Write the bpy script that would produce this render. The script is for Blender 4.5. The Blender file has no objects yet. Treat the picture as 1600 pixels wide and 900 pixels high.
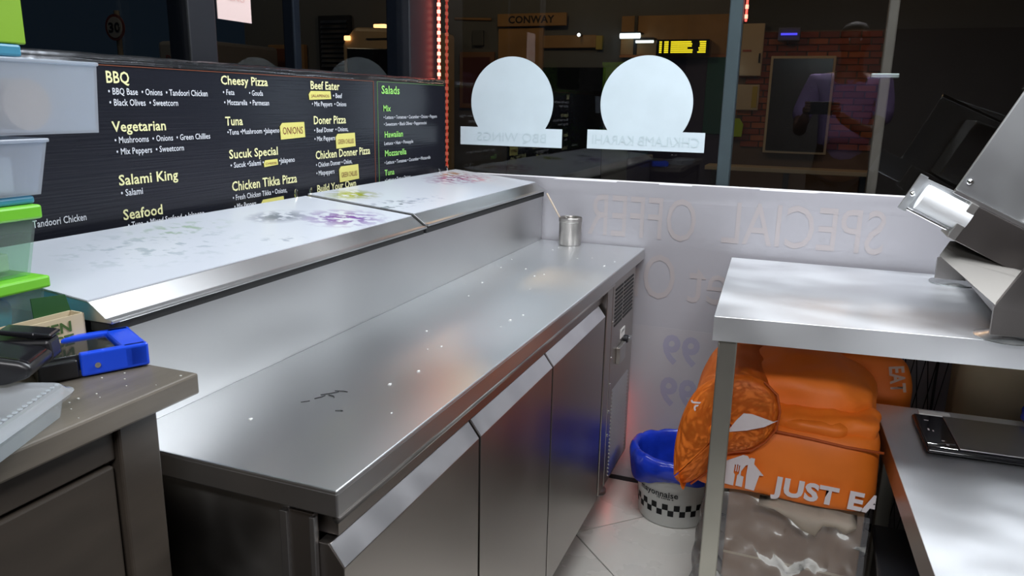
import bpy, bmesh, math, random
from mathutils import Vector, Matrix, noise
random.seed(7)
S = bpy.context.scene
COL = S.collection
PI = math.pi
R = math.radians
# ------------------------------------------------------------------ camera
cd = bpy.data.cameras.new('camera'); cam = bpy.data.objects.new('camera', cd); COL.objects.link(cam)
cd.sensor_width = 36.0; cd.lens = 36.0 * 1194.0 / 1600.0; cd.clip_start = 0.01; cd.clip_end = 200
rx = Vector((0.9300273, 0.36704045, 0.01818031)).normalized()
fw = Vector((-0.35273398, 0.90546755, -0.23602384)).normalized()
up = rx.cross(fw).normalized(); rx = fw.cross(up).normalized()
cam.matrix_world = Matrix(((rx.x, up.x, -fw.x, 0), (rx.y, up.y, -fw.y, 0), (rx.z, up.z, -fw.z, 1.34), (0, 0, 0, 1)))
S.camera = cam
# ------------------------------------------------------------------ world, exposure
w = bpy.data.worlds.new('night_sky'); S.world = w; w.use_nodes = True
w.node_tree.nodes['Background'].inputs[0].default_value = (0.009, 0.014, 0.020, 1)
w.node_tree.nodes['Background'].inputs[1].default_value = 0.6
S.view_settings.view_transform = 'Standard'; S.view_settings.look = 'None'
S.view_settings.exposure = 0.0; S.view_settings.gamma = 1.0; S.view_settings.use_curve_mapping = False
# ------------------------------------------------------------------ lights (ceiling panels of the kitchen, added warm fill lights outside, without lamps)
def area(name, loc, sx, sy, energy, col, rot=(0, 0, 0)):
    l = bpy.data.lights.new(name, 'AREA'); l.shape = 'RECTANGLE'; l.size = sx; l.size_y = sy; l.energy = energy; l.color = col
    o = bpy.data.objects.new(name, l); COL.objects.link(o); o.location = loc; o.rotation_euler = rot; return o
area('ceiling_panel_light', (-0.30, 1.55, 2.52), 1.15, 0.30, 37, (0.88, 0.94, 1.0))
area('ceiling_panel_light', (0.75, 1.95, 2.52), 0.55, 0.55, 30, (0.92, 0.95, 1.0))
area('ceiling_panel_light', (0.3, -0.9, 2.52), 1.2, 0.30, 62, (0.97, 0.96, 0.98))
def point(name, loc, e, col, r=0.1):
    l = bpy.data.lights.new(name, 'POINT'); l.energy = e; l.color = col; l.shadow_soft_size = r
    o = bpy.data.objects.new(name, l); COL.objects.link(o); o.location = loc
point('street_fill_light', (-3.0, 7.3, 3.4), 45, (1, .62, .30), .3)
point('street_fill_light', (-7.6, 7.0, 4.2), 28, (1, .75, .45), .3)
point('street_fill_light', (0.4, 7.8, 3.4), 26, (1, .55, .3), .3)

# ------------------------------------------------------------------ helpers
def newobj(name, me, parent=None, mats=None):
    o = bpy.data.objects.new(name, me); COL.objects.link(o)
    if mats:
        for m in (mats if isinstance(mats, (list, tuple)) else [mats]): me.materials.append(m)
    if parent: o.parent = parent
    return o
def tag(o, label=None, cat=None, group=None, kind=None):
    if label: o['label'] = label
    if cat: o['category'] = cat
    if group: o['group'] = group
    if kind: o['kind'] = kind
    return o
def thing(name, label, cat, group=None, loc=(0, 0, 0), rz=0):
    o = bpy.data.objects.new(name, None); COL.objects.link(o); o.location = loc; o.rotation_euler = (0, 0, rz)
    o.empty_display_size = 0.05
    return tag(o, label, cat, group)
def structure(o): o['kind'] = 'structure'; return o
class MB:
    def __init__(s): s.bm = bmesh.new()
    def box(s, x0, x1, y0, y1, z0, z1, bev=0, M=None, seg=2):
        r = bmesh.ops.create_cube(s.bm, size=1)
        vs = r['verts']
        for v in vs: v.co = Vector(((x0 + x1) / 2 + v.co.x * (x1 - x0), (y0 + y1) / 2 + v.co.y * (y1 - y0), (z0 + z1) / 2 + v.co.z * (z1 - z0)))
        if bev:
            es = list({e for v in vs for e in v.link_edges})
            rr = bmesh.ops.bevel(s.bm, geom=es, offset=bev, segments=seg, affect='EDGES', profile=0.5)
            vs = list({v for f in rr['faces'] for v in f.verts} | {v for v in vs if v.is_valid})
        if M is not None:
            for v in vs: v.co = M @ v.co
        return s
    def prism(s, pts, ext, bev=0):
        """polygon of 3-D points pushed along ext"""
        ext = Vector(ext); a = [s.bm.verts.new(p) for p in pts]; b = [s.bm.verts.new(Vector(p) + ext) for p in pts]
        n = len(pts); fs = [s.bm.faces.new(a), s.bm.faces.new(b[::-1])]
        for i in range(n): fs.append(s.bm.faces.new((a[i], b[i], b[(i + 1) % n], a[(i + 1) % n])))
        bmesh.ops.recalc_face_normals(s.bm, faces=fs)
        if bev:
            es = list({e for f in fs for e in f.edges})
            bmesh.ops.bevel(s.bm, geom=es, offset=bev, segments=2, affect='EDGES', profile=0.5)
        return s
    def hexa(s, a, b):
        """solid between two polygons with the same number of corners"""
        A = [s.bm.verts.new(p) for p in a]; B = [s.bm.verts.new(p) for p in b]; n = len(a)
        fs = [s.bm.faces.new(A), s.bm.faces.new(B[::-1])]
        for i in range(n): fs.append(s.bm.faces.new((A[i], B[i], B[(i + 1) % n], A[(i + 1) % n])))
        bmesh.ops.recalc_face_normals(s.bm, faces=fs); return s
    def lathe(s, prof, c, seg=32, M=None):
        rings = []
        for r, z in prof:
            ring = []
            for i in range(seg):
                t = 2 * PI * i / seg; p = Vector((r * math.cos(t), r * math.sin(t), z))
                if M is not None: p = M @ p
                ring.append(s.bm.verts.new(p + Vector(c)))
            rings.append(ring)
        for a, b in zip(rings, rings[1:]):
            for i in range(seg): s.bm.faces.new((a[i], a[(i + 1) % seg], b[(i + 1) % seg], b[i]))
        if prof[0][0] > 1e-6: s.bm.faces.new(rings[0][::-1])
        if prof[-1][0] > 1e-6: s.bm.faces.new(rings[-1])
        bmesh.ops.recalc_face_normals(s.bm, faces=s.bm.faces[:])
        return s
    def tube(s, pts, r, seg=8, closed=False):
        pts = [Vector(p) for p in pts]; rings = []; n = len(pts)
        rs = r if isinstance(r, (list, tuple)) else [r] * n
        pu = None
        for i, p in enumerate(pts):
            d = (pts[min(i + 1, n - 1)] - pts[max(i - 1, 0)]).normalized()
            if pu is None: pu = d.orthogonal().normalized()
            u = (pu - d * pu.dot(d)); u = u.normalized() if u.length > 1e-6 else d.orthogonal().normalized(); pu = u
            v = d.cross(u)
            rings.append([s.bm.verts.new(p + (u * math.cos(2 * PI * k / seg) + v * math.sin(2 * PI * k / seg)) * rs[i]) for k in range(seg)])
        for a, b in zip(rings, rings[1:]):
            for k in range(seg): s.bm.faces.new((a[k], a[(k + 1) % seg], b[(k + 1) % seg], b[k]))
        s.bm.faces.new(rings[0][::-1]); s.bm.faces.new(rings[-1]); return s
    def sheet(s, grid, th=0):
        vs = [[s.bm.verts.new(p) for p in row] for row in grid]
        fs = [s.bm.faces.new((vs[i][j], vs[i][j + 1], vs[i + 1][j + 1], vs[i + 1][j])) for i in range(len(vs) - 1) for j in range(len(vs[0]) - 1)]
        if th: bmesh.ops.solidify(s.bm, geom=fs, thickness=th)
        return s
    def build(s, name, m, parent=None, smooth=False, angle=None):
        me = bpy.data.meshes.new(name); s.bm.to_mesh(me); s.bm.free()
        if smooth:
            for p in me.polygons: p.use_smooth = True
            if angle:
                try: me.set_sharp_from_angle(angle=R(angle))
                except Exception: pass
        return newobj(name, me, parent, m)
def box(name, m, parent, *a, bev=0.002, seg=2, **k):
    return MB().box(*a, bev=bev, seg=seg, **k).build(name, m, parent)

# ------------------------------------------------------------------ materials
def nodes(m): return m.node_tree.nodes, m.node_tree.links
def pbr(name, col, rough=0.5, metal=0.0, var=0.0, vscale=8.0, bump=0.0, bscale=60.0, stretch=(1, 1, 1), rvar=0.0, spec=0.5, coat=0.0, alpha=1.0, trans=0.0, emis=None, estr=0.0, aniso=0.0):
    m = bpy.data.materials.new(name); m.use_nodes = True; N, L = nodes(m); b = N['Principled BSDF']
    b.inputs['Base Color'].default_value = (*col, 1); b.inputs['Roughness'].default_value = rough; b.inputs['Metallic'].default_value = metal
    b.inputs['Specular IOR Level'].default_value = spec; b.inputs['Coat Weight'].default_value = coat; b.inputs['Coat Roughness'].default_value = 0.1
    b.inputs['Alpha'].default_value = alpha; b.inputs['Transmission Weight'].default_value = trans; b.inputs['Anisotropic'].default_value = aniso
    if emis: b.inputs['Emission Color'].default_value = (*emis, 1); b.inputs['Emission Strength'].default_value = estr
    tc = N.new('ShaderNodeTexCoord'); mp = N.new('ShaderNodeMapping'); mp.inputs['Scale'].default_value = stretch; L.new(tc.outputs['Object'], mp.inputs[0])
    if var or rvar:
        n = N.new('ShaderNodeTexNoise'); n.inputs['Scale'].default_value = vscale; n.inputs['Detail'].default_value = 1.5 if metal > .5 else 5; L.new(mp.outputs[0], n.inputs['Vector'])
        if var:
            r = N.new('ShaderNodeValToRGB'); r.color_ramp.interpolation = 'EASE'; r.color_ramp.elements[0].position = .2; r.color_ramp.elements[1].position = .8
            r.color_ramp.elements[0].color = tuple(c * (1 - var) for c in col) + (1,); r.color_ramp.elements[1].color = tuple(min(1, c * (1 + var)) for c in col) + (1,)
            L.new(n.outputs['Fac'], r.inputs[0]); L.new(r.outputs[0], b.inputs['Base Color'])
        if rvar:
            q = N.new('ShaderNodeMapRange'); q.interpolation_type = 'SMOOTHERSTEP'; q.inputs['From Min'].default_value = .2; q.inputs['From Max'].default_value = .8
            q.inputs['To Min'].default_value = max(.02, rough - rvar); q.inputs['To Max'].default_value = rough + rvar
            L.new(n.outputs['Fac'], q.inputs['Value']); L.new(q.outputs[0], b.inputs['Roughness'])
    if bump:
        n2 = N.new('ShaderNodeTexNoise'); n2.inputs['Scale'].default_value = bscale; n2.inputs['Detail'].default_value = 1.5; L.new(mp.outputs[0], n2.inputs['Vector'])
        bu = N.new('ShaderNodeBump'); bu.inputs['Strength'].default_value = bump; bu.inputs['Distance'].default_value = 0.002
        L.new(n2.outputs['Fac'], bu.inputs['Height']); L.new(bu.outputs[0], b.inputs['Normal'])
    return m
STEEL_TOP = pbr('brushed_steel_top', (.84, .86, .87), .36, 1, var=.04, vscale=2.5, bump=.10, bscale=4, stretch=(1, .5, 1), rvar=.06)
STEEL = pbr('brushed_steel', (.58, .58, .58), .34, 1, var=.07, vscale=3, rvar=.05)
STEEL_BRIGHT = pbr('handle_steel_ceiling_sheen', (.84, .84, .86), .34, 1, var=.06, vscale=12, rvar=.05)  # lighter copy of the steel, ceiling reflection put into its colour
STEEL_DOOR = pbr('door_steel', (.40, .37, .345), .33, 1, var=.08, vscale=2.5, bump=.03, bscale=5, rvar=.04)  # dark reflection of the unlit room mixed into the steel colour
STEEL_DULL = pbr('dull_steel', (.50, .49, .47), .38, 1, var=.12, vscale=10, bump=.05, bscale=30, rvar=.08)
STEEL_DARK = pbr('dark_steel', (.30, .28, .27), .35, 1, var=.1, vscale=6, rvar=.06)
STEEL_TABLE = pbr('worn_table_steel', (.88, .90, .92), .48, 1, var=.06, vscale=4, bump=.03, bscale=30, stretch=(1, 1.4, 1), rvar=.08)
LEG = pbr('satin_leg_steel', (.46, .45, .40), .42, 1, var=.06)
GALV = pbr('galvanised_plate', (.50, .52, .53), .42, 1, var=.05, vscale=6, rvar=.05)
BLACK = pbr('black_plastic', (.012, .012, .014), .35, 0, var=.2, vscale=9)
GLOSSBLACK = pbr('gloss_black_plastic', (.01, .01, .012), .12, 0)
RUBBER = pbr('black_rubber_seal', (.01, .01, .01), .7)
WHITE_NYLON = pbr('white_nylon', (.90, .91, .92), .55)
CHROME = pbr('chrome', (.8, .8, .8), .12, 1)
FRAME = pbr('dark_window_frame', (.009, .010, .014), .45, 0, var=.1)
CEIL = pbr('ceiling_white', (.82, .82, .82), .8, 0, var=.03)
WALLR = pbr('darkened_painted_wall', (.11, .092, .08), .6, 0, var=.05, vscale=2)  # dark of the unlit room put into the wall colour, for door reflections
WALLP = pbr('painted_wall', (.20, .185, .175), .6, 0, var=.12, vscale=3)
GROUT = pbr('dark_grout', (.035, .032, .03), .9)
TILE = pbr('cream_floor_tile', (.50, .48, .44), .28, 0, var=.05, vscale=5, rvar=.06)
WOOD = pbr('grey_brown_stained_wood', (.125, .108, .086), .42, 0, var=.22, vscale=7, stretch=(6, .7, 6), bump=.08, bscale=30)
WOODD = pbr('grey_brown_stained_wood_shaded', (.048, .038, .029), .5, 0, var=.25, vscale=6, stretch=(5, .8, 3), bump=.08, bscale=30)  # same wood, the shade on the front put into its colour
VINYL = pbr('white_vinyl_banner', (.30, .29, .31), .45, 0, var=.03, vscale=2, bump=.10, bscale=3.5)
VTXT = pbr('faint_show_through_print', (.335, .30, .30), .45)
VTXT2 = pbr('faint_blue_show_through_print', (.25, .24, .31), .45)
VPANEL = pbr('faint_show_through_panel', (.315, .30, .315), .45)
DECAL = pbr('frosted_white_decal', (.53, .61, .65), .5, 0, var=.04, vscale=9)
DECALT = pbr('decal_show_through_print', (.46, .55, .58), .5)
ORANGE = pbr('orange_nylon', (.84, .19, .012), .55, 0, var=.08, vscale=7, bump=.08, bscale=25)
ORANGED = pbr('orange_seam', (.42, .075, .008), .7)
PRINTW = pbr('white_bag_print', (.72, .66, .68), .5)
BLUEBAG = pbr('blue_bin_liner', (.01, .035, .42), .22, 0, var=.35, vscale=14, bump=.9, bscale=28)
BUCKET = pbr('white_bucket_plastic', (.55, .56, .54), .35)
PRINTK = pbr('black_print', (.01, .01, .012), .5)
CARD = pbr('brown_cardboard', (.27, .17, .095), .75, 0, var=.12, vscale=9)
CARDL = pbr('light_card', (.52, .43, .28), .7, 0, var=.06)
BLUEP = pbr('blue_plastic', (.008, .06, .62), .28, 0)
GREENL = pbr('green_plastic_lid', (.16, .52, .03), .35)
LIMEB = pbr('lime_green_box', (.22, .42, .02), .5)
TEAL = pbr('blue_plastic_lid', (.05, .24, .36), .4)
GREENCARD = pbr('dark_green_card', (.012, .065, .014), .5)
GREENINK = pbr('green_ink', (.05, .10, .02), .6)
YELLOW = pbr('yellow_sticker', (.66, .61, .17), .5)
MAROON = pbr('maroon_ink', (.16, .02, .02), .6)
HEAD = pbr('pale_yellow_print', (.78, .76, .40), .5)
WTXT = pbr('white_print', (.66, .68, .72), .5)
GTXT = pbr('green_print', (.32, .72, .16), .5)
OLINE = pbr('orange_print', (.22, .06, .025), .5)
GLINE = pbr('dull_green_print', (.12, .26, .07), .5)
RAG = pbr('off_white_rag', (.72, .64, .54), .9)
PAPER = pbr('white_paper', (.6, .6, .58), .7)
BLUETISSUE = pbr('blue_tissue', (.03, .48, .95), .7, 0, var=.3, vscale=20)
SKIN = pbr('skin', (.22, .11, .07), .5)
HAIR = pbr('black_hair', (.01, .009, .009), .6)
SHIRT = pbr('lilac_polo_cotton', (.42, .30, .62), .8)
TROUS = pbr('dark_trousers', (.02, .02, .025), .8)
def emit(name, col, s):
    return pbr(name, (0, 0, 0), .5, emis=col, estr=s)
REDLED = emit('red_led_glow', (1, .06, .045), 6)
REDSTRONG = emit('bright_red_led_glow', (1, .05, .04), 26)
REDCORE = emit('red_led_core', (1, .22, .15), 6)
TUBEW = emit('white_tube_glow', (.95, 1, 1), 3)
YLED = emit('yellow_led_text', (1, .75, .02), 1.6)
AMBER = emit('amber_lamp', (1, .45, .15), 4)
WHITEL = emit('small_white_lamp', (1, 1, 1), 6)
BLUEL = emit('violet_lamp', (.1, .08, 1), 1.5)
PANELE = emit('ceiling_panel_glow', (.92, .96, 1.0), 3.0)
def clear(name, tint, rough=.05, f=0.12, white=0.0, gate=1):
    """thin clear or frosted plastic: see-through, with a gloss and, if frosted, a milky share"""
    m = bpy.data.materials.new(name); m.use_nodes = True; N, L = nodes(m); N.remove(N['Principled BSDF'])
    t = N.new('ShaderNodeBsdfTransparent'); t.inputs[0].default_value = (*tint, 1)
    g = N.new('ShaderNodeBsdfGlossy'); g.inputs['Roughness'].default_value = rough
    fr = N.new('ShaderNodeFresnel'); fr.inputs[0].default_value = f
    mx = N.new('ShaderNodeMixShader'); out = N['Material Output']
    src = t
    if white:
        d = N.new('ShaderNodeBsdfDiffuse'); d.inputs[0].default_value = (.86, .89, .95, 1)
        tr = N.new('ShaderNodeBsdfTranslucent'); tr.inputs[0].default_value = (.86, .89, .95, 1)
        m1 = N.new('ShaderNodeMixShader'); m1.inputs[0].default_value = .4; L.new(d.outputs[0], m1.inputs[1]); L.new(tr.outputs[0], m1.inputs[2])
        m2 = N.new('ShaderNodeMixShader'); m2.inputs[0].default_value = white; L.new(t.outputs[0], m2.inputs[1]); L.new(m1.outputs[0], m2.inputs[2]); src = m2
    ge = N.new('ShaderNodeNewGeometry'); sb = N.new('ShaderNodeMath'); sb.operation = 'SUBTRACT'; sb.inputs[0].default_value = 1; L.new(ge.outputs['Backfacing'], sb.inputs[1]) if gate else setattr(sb.inputs[1], 'default_value', 0)
    ml = N.new('ShaderNodeMath'); ml.operation = 'MULTIPLY'; L.new(fr.outputs[0], ml.inputs[0]); L.new(sb.outputs[0], ml.inputs[1]); L.new(ml.outputs[0], mx.inputs[0]); L.new(src.outputs[0], mx.inputs[1]); L.new(g.outputs[0], mx.inputs[2]); L.new(mx.outputs[0], out.inputs[0])
    return m
GLASS = clear('window_glass', (.80, .84, .84), .0, 1.75)
GLASS2 = clear('side_window_glass', (.80, .84, .88), .0, 1.4)
FROST = clear('frosted_tub_plastic', (.8, .85, .9), .2, 1.45, .30)
FROSTG = clear('green_tinted_tub_plastic', (.80, .92, .84), .15, 1.45, .09)
CLEARP = clear('clear_container_plastic', (.88, .92, .92), .08, 1.6, .34)
FILM = clear('clear_film', (.93, .93, .95), .22, 1.5, .20, gate=0)
SMOKE = clear('smoked_plastic', (.10, .11, .12), .08, 1.6, .03)

# printed, washed-out topping photographs on the white lids: smudges with a shape of their own
def lid_print(name, blobs):
    m = bpy.data.materials.new(name); m.use_nodes = True; N, L = nodes(m); b = N['Principled BSDF']
    b.inputs['Roughness'].default_value = .22
    tc = N.new('ShaderNodeTexCoord')
    cur = None
    base = (.56, .59, .645, 1)
    n = N.new('ShaderNodeTexNoise'); n.inputs['Scale'].default_value = 42; n.inputs['Detail'].default_value = 6; L.new(tc.outputs['Object'], n.inputs['Vector'])
    for (cx, cy, rx_, ry_, col, amt, thr) in blobs:
        mp = N.new('ShaderNodeVectorMath'); mp.operation = 'SUBTRACT'; mp.inputs[1].default_value = (cx, cy, 0); L.new(tc.outputs['Object'], mp.inputs[0])
        ml = N.new('ShaderNodeVectorMath'); ml.operation = 'MULTIPLY'; ml.inputs[1].default_value = (1 / rx_, 1 / ry_, 0); L.new(mp.outputs[0], ml.inputs[0])
        ln = N.new('ShaderNodeVectorMath'); ln.operation = 'LENGTH'; L.new(ml.outputs[0], ln.inputs[0])
        f = N.new('ShaderNodeMapRange'); f.inputs['From Min'].default_value = 1.0; f.inputs['From Max'].default_value = .25; L.new(ln.outputs['Value'], f.inputs['Value'])
        t = N.new('ShaderNodeMapRange'); t.inputs['From Min'].default_value = thr; t.inputs['From Max'].default_value = thr + .10; L.new(n.outputs['Fac'], t.inputs['Value'])
        mu = N.new('ShaderNodeMath'); mu.operation = 'MULTIPLY'; L.new(f.outputs[0], mu.inputs[0]); L.new(t.outputs[0], mu.inputs[1])
        m2 = N.new('ShaderNodeMath'); m2.operation = 'MULTIPLY'; m2.inputs[1].default_value = amt; L.new(mu.outputs[0], m2.inputs[0])
        mx = N.new('ShaderNodeMix'); mx.data_type = 'RGBA'; L.new(m2.outputs[0], mx.inputs['Factor'])
        if cur is None: mx.inputs['A'].default_value = base
        else: L.new(cur, mx.inputs['A'])
        mx.inputs['B'].default_value = (*col, 1); cur = mx.outputs['Result']
    L.new(cur, b.inputs['Base Color'])
    return m

# ------------------------------------------------------------------ lettering
def _text_mesh(s, res=3, off=0.0):
    c = bpy.data.curves.new('lettering', 'FONT'); c.body = s; c.size = 1; c.resolution_u = res; c.offset = off; c.fill_mode = 'FRONT'; c.space_character = 1.0 + off * 1.6
    o = bpy.data.objects.new('lettering', c); COL.objects.link(o)
    dg = bpy.context.evaluated_depsgraph_get(); me = bpy.data.meshes.new_from_object(o.evaluated_get(dg))
    bpy.data.objects.remove(o); bpy.data.curves.remove(c); return me
_h = _text_mesh('H'); CAP = max(v.co.y for v in _h.vertices)
def text(s, origin, ux, uy, width, cap, m, parent, name='lettering', off=0.012, res=3, th=0.0):
    """flat lettering with its baseline start at origin, running along ux (width metres), capitals cap metres tall along uy"""
    me = _text_mesh(s, res, off); xs = [v.co.x for v in me.vertices]; x0, x1 = min(xs), max(xs)
    ux = Vector(ux).normalized(); uy = Vector(uy).normalized(); sx = width / (x1 - x0); sy = cap / CAP; O = Vector(origin)
    for v in me.vertices: v.co = O + ux * ((v.co.x - x0) * sx) + uy * (v.co.y * sy)
    if ux.x < -.9: me.flip_normals()
    me.name = name; me.materials.clear()
    return newobj(name, me, parent, m)
MENU=[
 ('BBQ', 1.0984, 1.3622, 0.0526, 0.0203, 'h'),
 ('• BBQ Base  • Onions  • Tandoori Chicken', 1.0999, 1.3408, 0.2564, 0.0117, 'w'),
 ('• Black Olives  • Sweetcorn', 1.1002, 1.3203, 0.1695, 0.0117, 'w'),
 ('Vegetarian', 1.0999, 1.2718, 0.1316, 0.0184, 'h'),
 ('• Mushrooms  • Onions  • Green Chillies', 1.103, 1.2501, 0.2517, 0.0114, 'w'),
 ('• Mix Peppers  • Sweetcorn', 1.1047, 1.2283, 0.1708, 0.0114, 'w'),
 ('Salami King', 1.1033, 1.1696, 0.1496, 0.0189, 'h'),
 ('• Salami', 1.1052, 1.1483, 0.0527, 0.0123, 'w'),
 ('Seafood', 1.1055, 1.1019, 0.0981, 0.0192, 'h'),
 ('• Tuna  • Mixed Seafood  • Jalapeno', 1.114, 1.0842, 0.2058, 0.0113, 'w'),
 ('Tandoori Chicken', 0.9164, 1.1132, 0.107, 0.0121, 'w'),
 ('Cheesy Pizza', 1.4003, 1.3676, 0.1586, 0.0179, 'h'),
 ('• Feta', 1.404, 1.3449, 0.0371, 0.0111, 'w'),
 ('• Gouda', 1.4906, 1.3443, 0.0487, 0.0116, 'w'),
 ('• Mozzarella', 1.4059, 1.3226, 0.0761, 0.0112, 'w'),
 ('• Parmesan', 1.4908, 1.3222, 0.0689, 0.0117, 'w'),
 ('Tuna', 1.4055, 1.2775, 0.057, 0.0183, 'h'),
 ('•Tuna •Mushroom •Jalapeno', 1.4096, 1.2565, 0.1834, 0.0114, 'w'),
 ('Sucuk Special', 1.4105, 1.2028, 0.1723, 0.0187, 'h'),
 ('• Sucuk •Salami •', 1.4126, 1.1813, 0.1159, 0.0116, 'w'),
 ('•Jalapeno', 1.5867, 1.1813, 0.0617, 0.0118, 'w'),
 ('Chicken Tikka Pizza', 1.4127, 1.1284, 0.2409, 0.0205, 'h'),
 ('• Fresh Chicken Tikka • Onions,', 1.4127, 1.1065, 0.1984, 0.0118, 'w'),
 ('• Mix Peppers', 1.416, 1.0859, 0.0758, 0.0118, 'w'),
 ('Beef Eater', 1.7298, 1.3645, 0.1321, 0.0195, 'h'),
 ('• Beef', 1.8298, 1.3429, 0.0433, 0.0119, 'w'),
 ('• Mix Peppers  • Onions', 1.7322, 1.3208, 0.1602, 0.0115, 'w'),
 ('Doner Pizza', 1.7373, 1.2742, 0.1508, 0.0199, 'h'),
 ('• Beef Doner  • Onions,', 1.7371, 1.2521, 0.161, 0.0117, 'w'),
 ('• Mix Peppers', 1.737, 1.2296, 0.0948, 0.0117, 'w'),
 ('Chicken Donner Pizza', 1.7393, 1.182, 0.2723, 0.0203, 'h'),
 ('• Chicken Donner • Onion,', 1.7389, 1.1604, 0.1741, 0.0119, 'w'),
 ('• Mixpeppers', 1.7391, 1.1381, 0.0838, 0.0119, 'w'),
 ('Build Your Own', 1.7399, 1.0923, 0.19, 0.0189, 'h'),
 ('Salads', 2.0852, 1.3588, 0.1094, 0.0226, 'g'),
 ('Mix', 2.0939, 1.3064, 0.0442, 0.0172, 'g'),
 ('• Lettuce • Tomatoes • Cucumber • Onions • Peppers', 2.0948, 1.283, 0.3585, 0.01, 'w'),
 ('• Sweetcorn • Black Olives • Pepperoncini', 2.0951, 1.2622, 0.2799, 0.01, 'w'),
 ('Hawaiian', 2.0982, 1.2268, 0.1139, 0.0175, 'g'),
 ('Lettuce • Ham • Pineapple', 2.0954, 1.2037, 0.1846, 0.0101, 'w'),
 ('Mozzarella', 2.0978, 1.1692, 0.1354, 0.0177, 'g'),
 ('• Lettuce • Tomatoes • Cucumber • Mozzarella', 2.0949, 1.1446, 0.3071, 0.0102, 'w'),
 ('Tuna', 2.0935, 1.1099, 0.0597, 0.0168, 'g'),
 ('• Lettuce • Tuna • Onions', 2.0946, 1.0899, 0.1649, 0.0099, 'w'),
]
STICK=[
  ('ONIONS', 1.5968, 1.239, 1.6961, 1.2807),
  ('CHEESE', 1.5282, 1.1755, 1.5801, 1.1927),
  ('', 1.5101, 1.0709, 1.5971, 1.0981),
  ('JALAPENOS', 1.7209, 1.3368, 1.8189, 1.3605),
  ('GREEN CHILLIES', 1.8358, 1.2052, 1.9325, 1.2466),
  ('GREEN CHILLIES', 1.8468, 1.1104, 1.9458, 1.1558),
]
# ================================================================== SETTING
# floor: diagonal 45 cm tiles over dark grout
fl = structure(MB().box(-1.35, 2.5, -3.2, 2.62, -.08, -.006).build('floor', GROUT))
TS = .45; ca = math.cos(R(45)); jx, jy = -.60, 2.13
tile_me = None
for i in range(-6, 7):
    for j in range(-7, 3):
        cx = jx + ca * TS * ((i + .5) - (j + .5)); cy = jy + ca * TS * ((i + .5) + (j + .5))
        if not (-1.0 < cx < 1.3 and .9 < cy < 2.75): continue
        # clip away tiles that would cross the walls
        if cy + TS * ca > 2.60 or cx - TS * ca < -1.34:
            # cut tile: polygon clipped at the wall line
            pts = [(cx, cy - TS * ca), (cx + TS * ca, cy), (cx, cy + TS * ca), (cx - TS * ca, cy)]
            k = .0022; pts = [(cx + (px - cx) * (1 - k * 3), cy + (py - cy) * (1 - k * 3)) for px, py in pts]
            def clip(P, fn, it):
                out = []
                for a, b in zip(P, P[1:] + P[:1]):
                    fa, fb = fn(a), fn(b)
                    if fa >= 0: out.append(a)
                    if fa * fb < 0: out.append(it(a, b, fa / (fa - fb)))
                return out
            lerp = lambda a, b, t: (a[0] + (b[0] - a[0]) * t, a[1] + (b[1] - a[1]) * t)
            pts = clip(pts, lambda p: 2.60 - p[1], lerp)
            if pts: pts = clip(pts, lambda p: p[0] + 1.34, lerp)
            if len(pts) < 3: continue
            MB().prism([(x, y, -.0065) for x, y in pts], (0, 0, .0065)).build('tile', TILE, fl); continue
        if tile_me is None:
            h = TS / 2 - .0016
            o = MB().box(-h, h, -h, h, -.0065, 0, bev=.0012, seg=1).build('tile', TILE, fl); tile_me = o.data
        else: o = newobj('tile', tile_me, fl)
        o.location = (cx, cy, 0); o.rotation_euler = (0, 0, R(45))
structure(MB().box(-1.35, 2.5, -3.2, 2.62, 2.55, 2.62).build('ceiling', CEIL))
structure(MB().box(-1.35, 2.5, -3.3, -3.2, -.08, 2.62).build('wall_back', WALLP))
structure(MB().box(2.5, 2.6, -3.3, 2.7, -.08, 2.62).build('wall_right', WALLR))
structure(MB().box(-1.38, -1.30, -3.3, 2.62, -.08, .78).build('wall_left', WALLP))
# ceiling panels in view of the steel only (each a frame and a lit diffuser)
for nm, x, y, sx, sy in (('long', -.30, 1.55, 1.15, .30), ('square', .75, 1.95, .55, .55), ('rear', .3, -.9, 1.2, .30)):
    t = thing('ceiling_light', {'long': 'long white ceiling light panel above the prep counter', 'square': 'square white ceiling light panel above the steel table', 'rear': 'long white ceiling light panel towards the rear of the shop'}[nm], 'ceiling light')
    f = MB()
    for a in ((x - sx / 2 - .02, x - sx / 2, y - sy / 2 - .02, y + sy / 2 + .02), (x + sx / 2, x + sx / 2 + .02, y - sy / 2 - .02, y + sy / 2 + .02), (x - sx / 2, x + sx / 2, y - sy / 2 - .02, y - sy / 2), (x - sx / 2, x + sx / 2, y + sy / 2, y + sy / 2 + .02)): f.box(*a, 2.528, 2.549)
    f.build('frame', GALV, t)
    MB().box(x - sx / 2, x + sx / 2, y - sy / 2, y + sy / 2, 2.530, 2.549).build('diffuser', PANELE, t)
# front window
wf = structure(MB().box(-1.30, 2.5, 2.546, 2.552, .10, 2.55).build('window_1', GLASS))
MB().box(-1.30, 2.5, 2.535, 2.60, 0, .10, bev=.003).box(-1.30, 2.5, 2.535, 2.60, 2.45, 2.55, bev=.003).build('window_frame', FRAME, wf)
MB().box(-.295, -.255, 2.556, 2.60, .1, 2.45, bev=.004).build('mullion', pbr('grey_mullion', (.10, .115, .13), .5), wf)
MB().box(.150, .178, 2.556, 2.60, .1, 2.45, bev=.004).build('mullion', pbr('brown_grey_mullion', (.16, .12, .10), .4, .3, var=.1), wf)
mb = MB().box(.125, .20, 2.554, 2.60, 1.43, 1.442, bev=.002).build('bracket', STEEL_DULL, wf)
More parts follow.
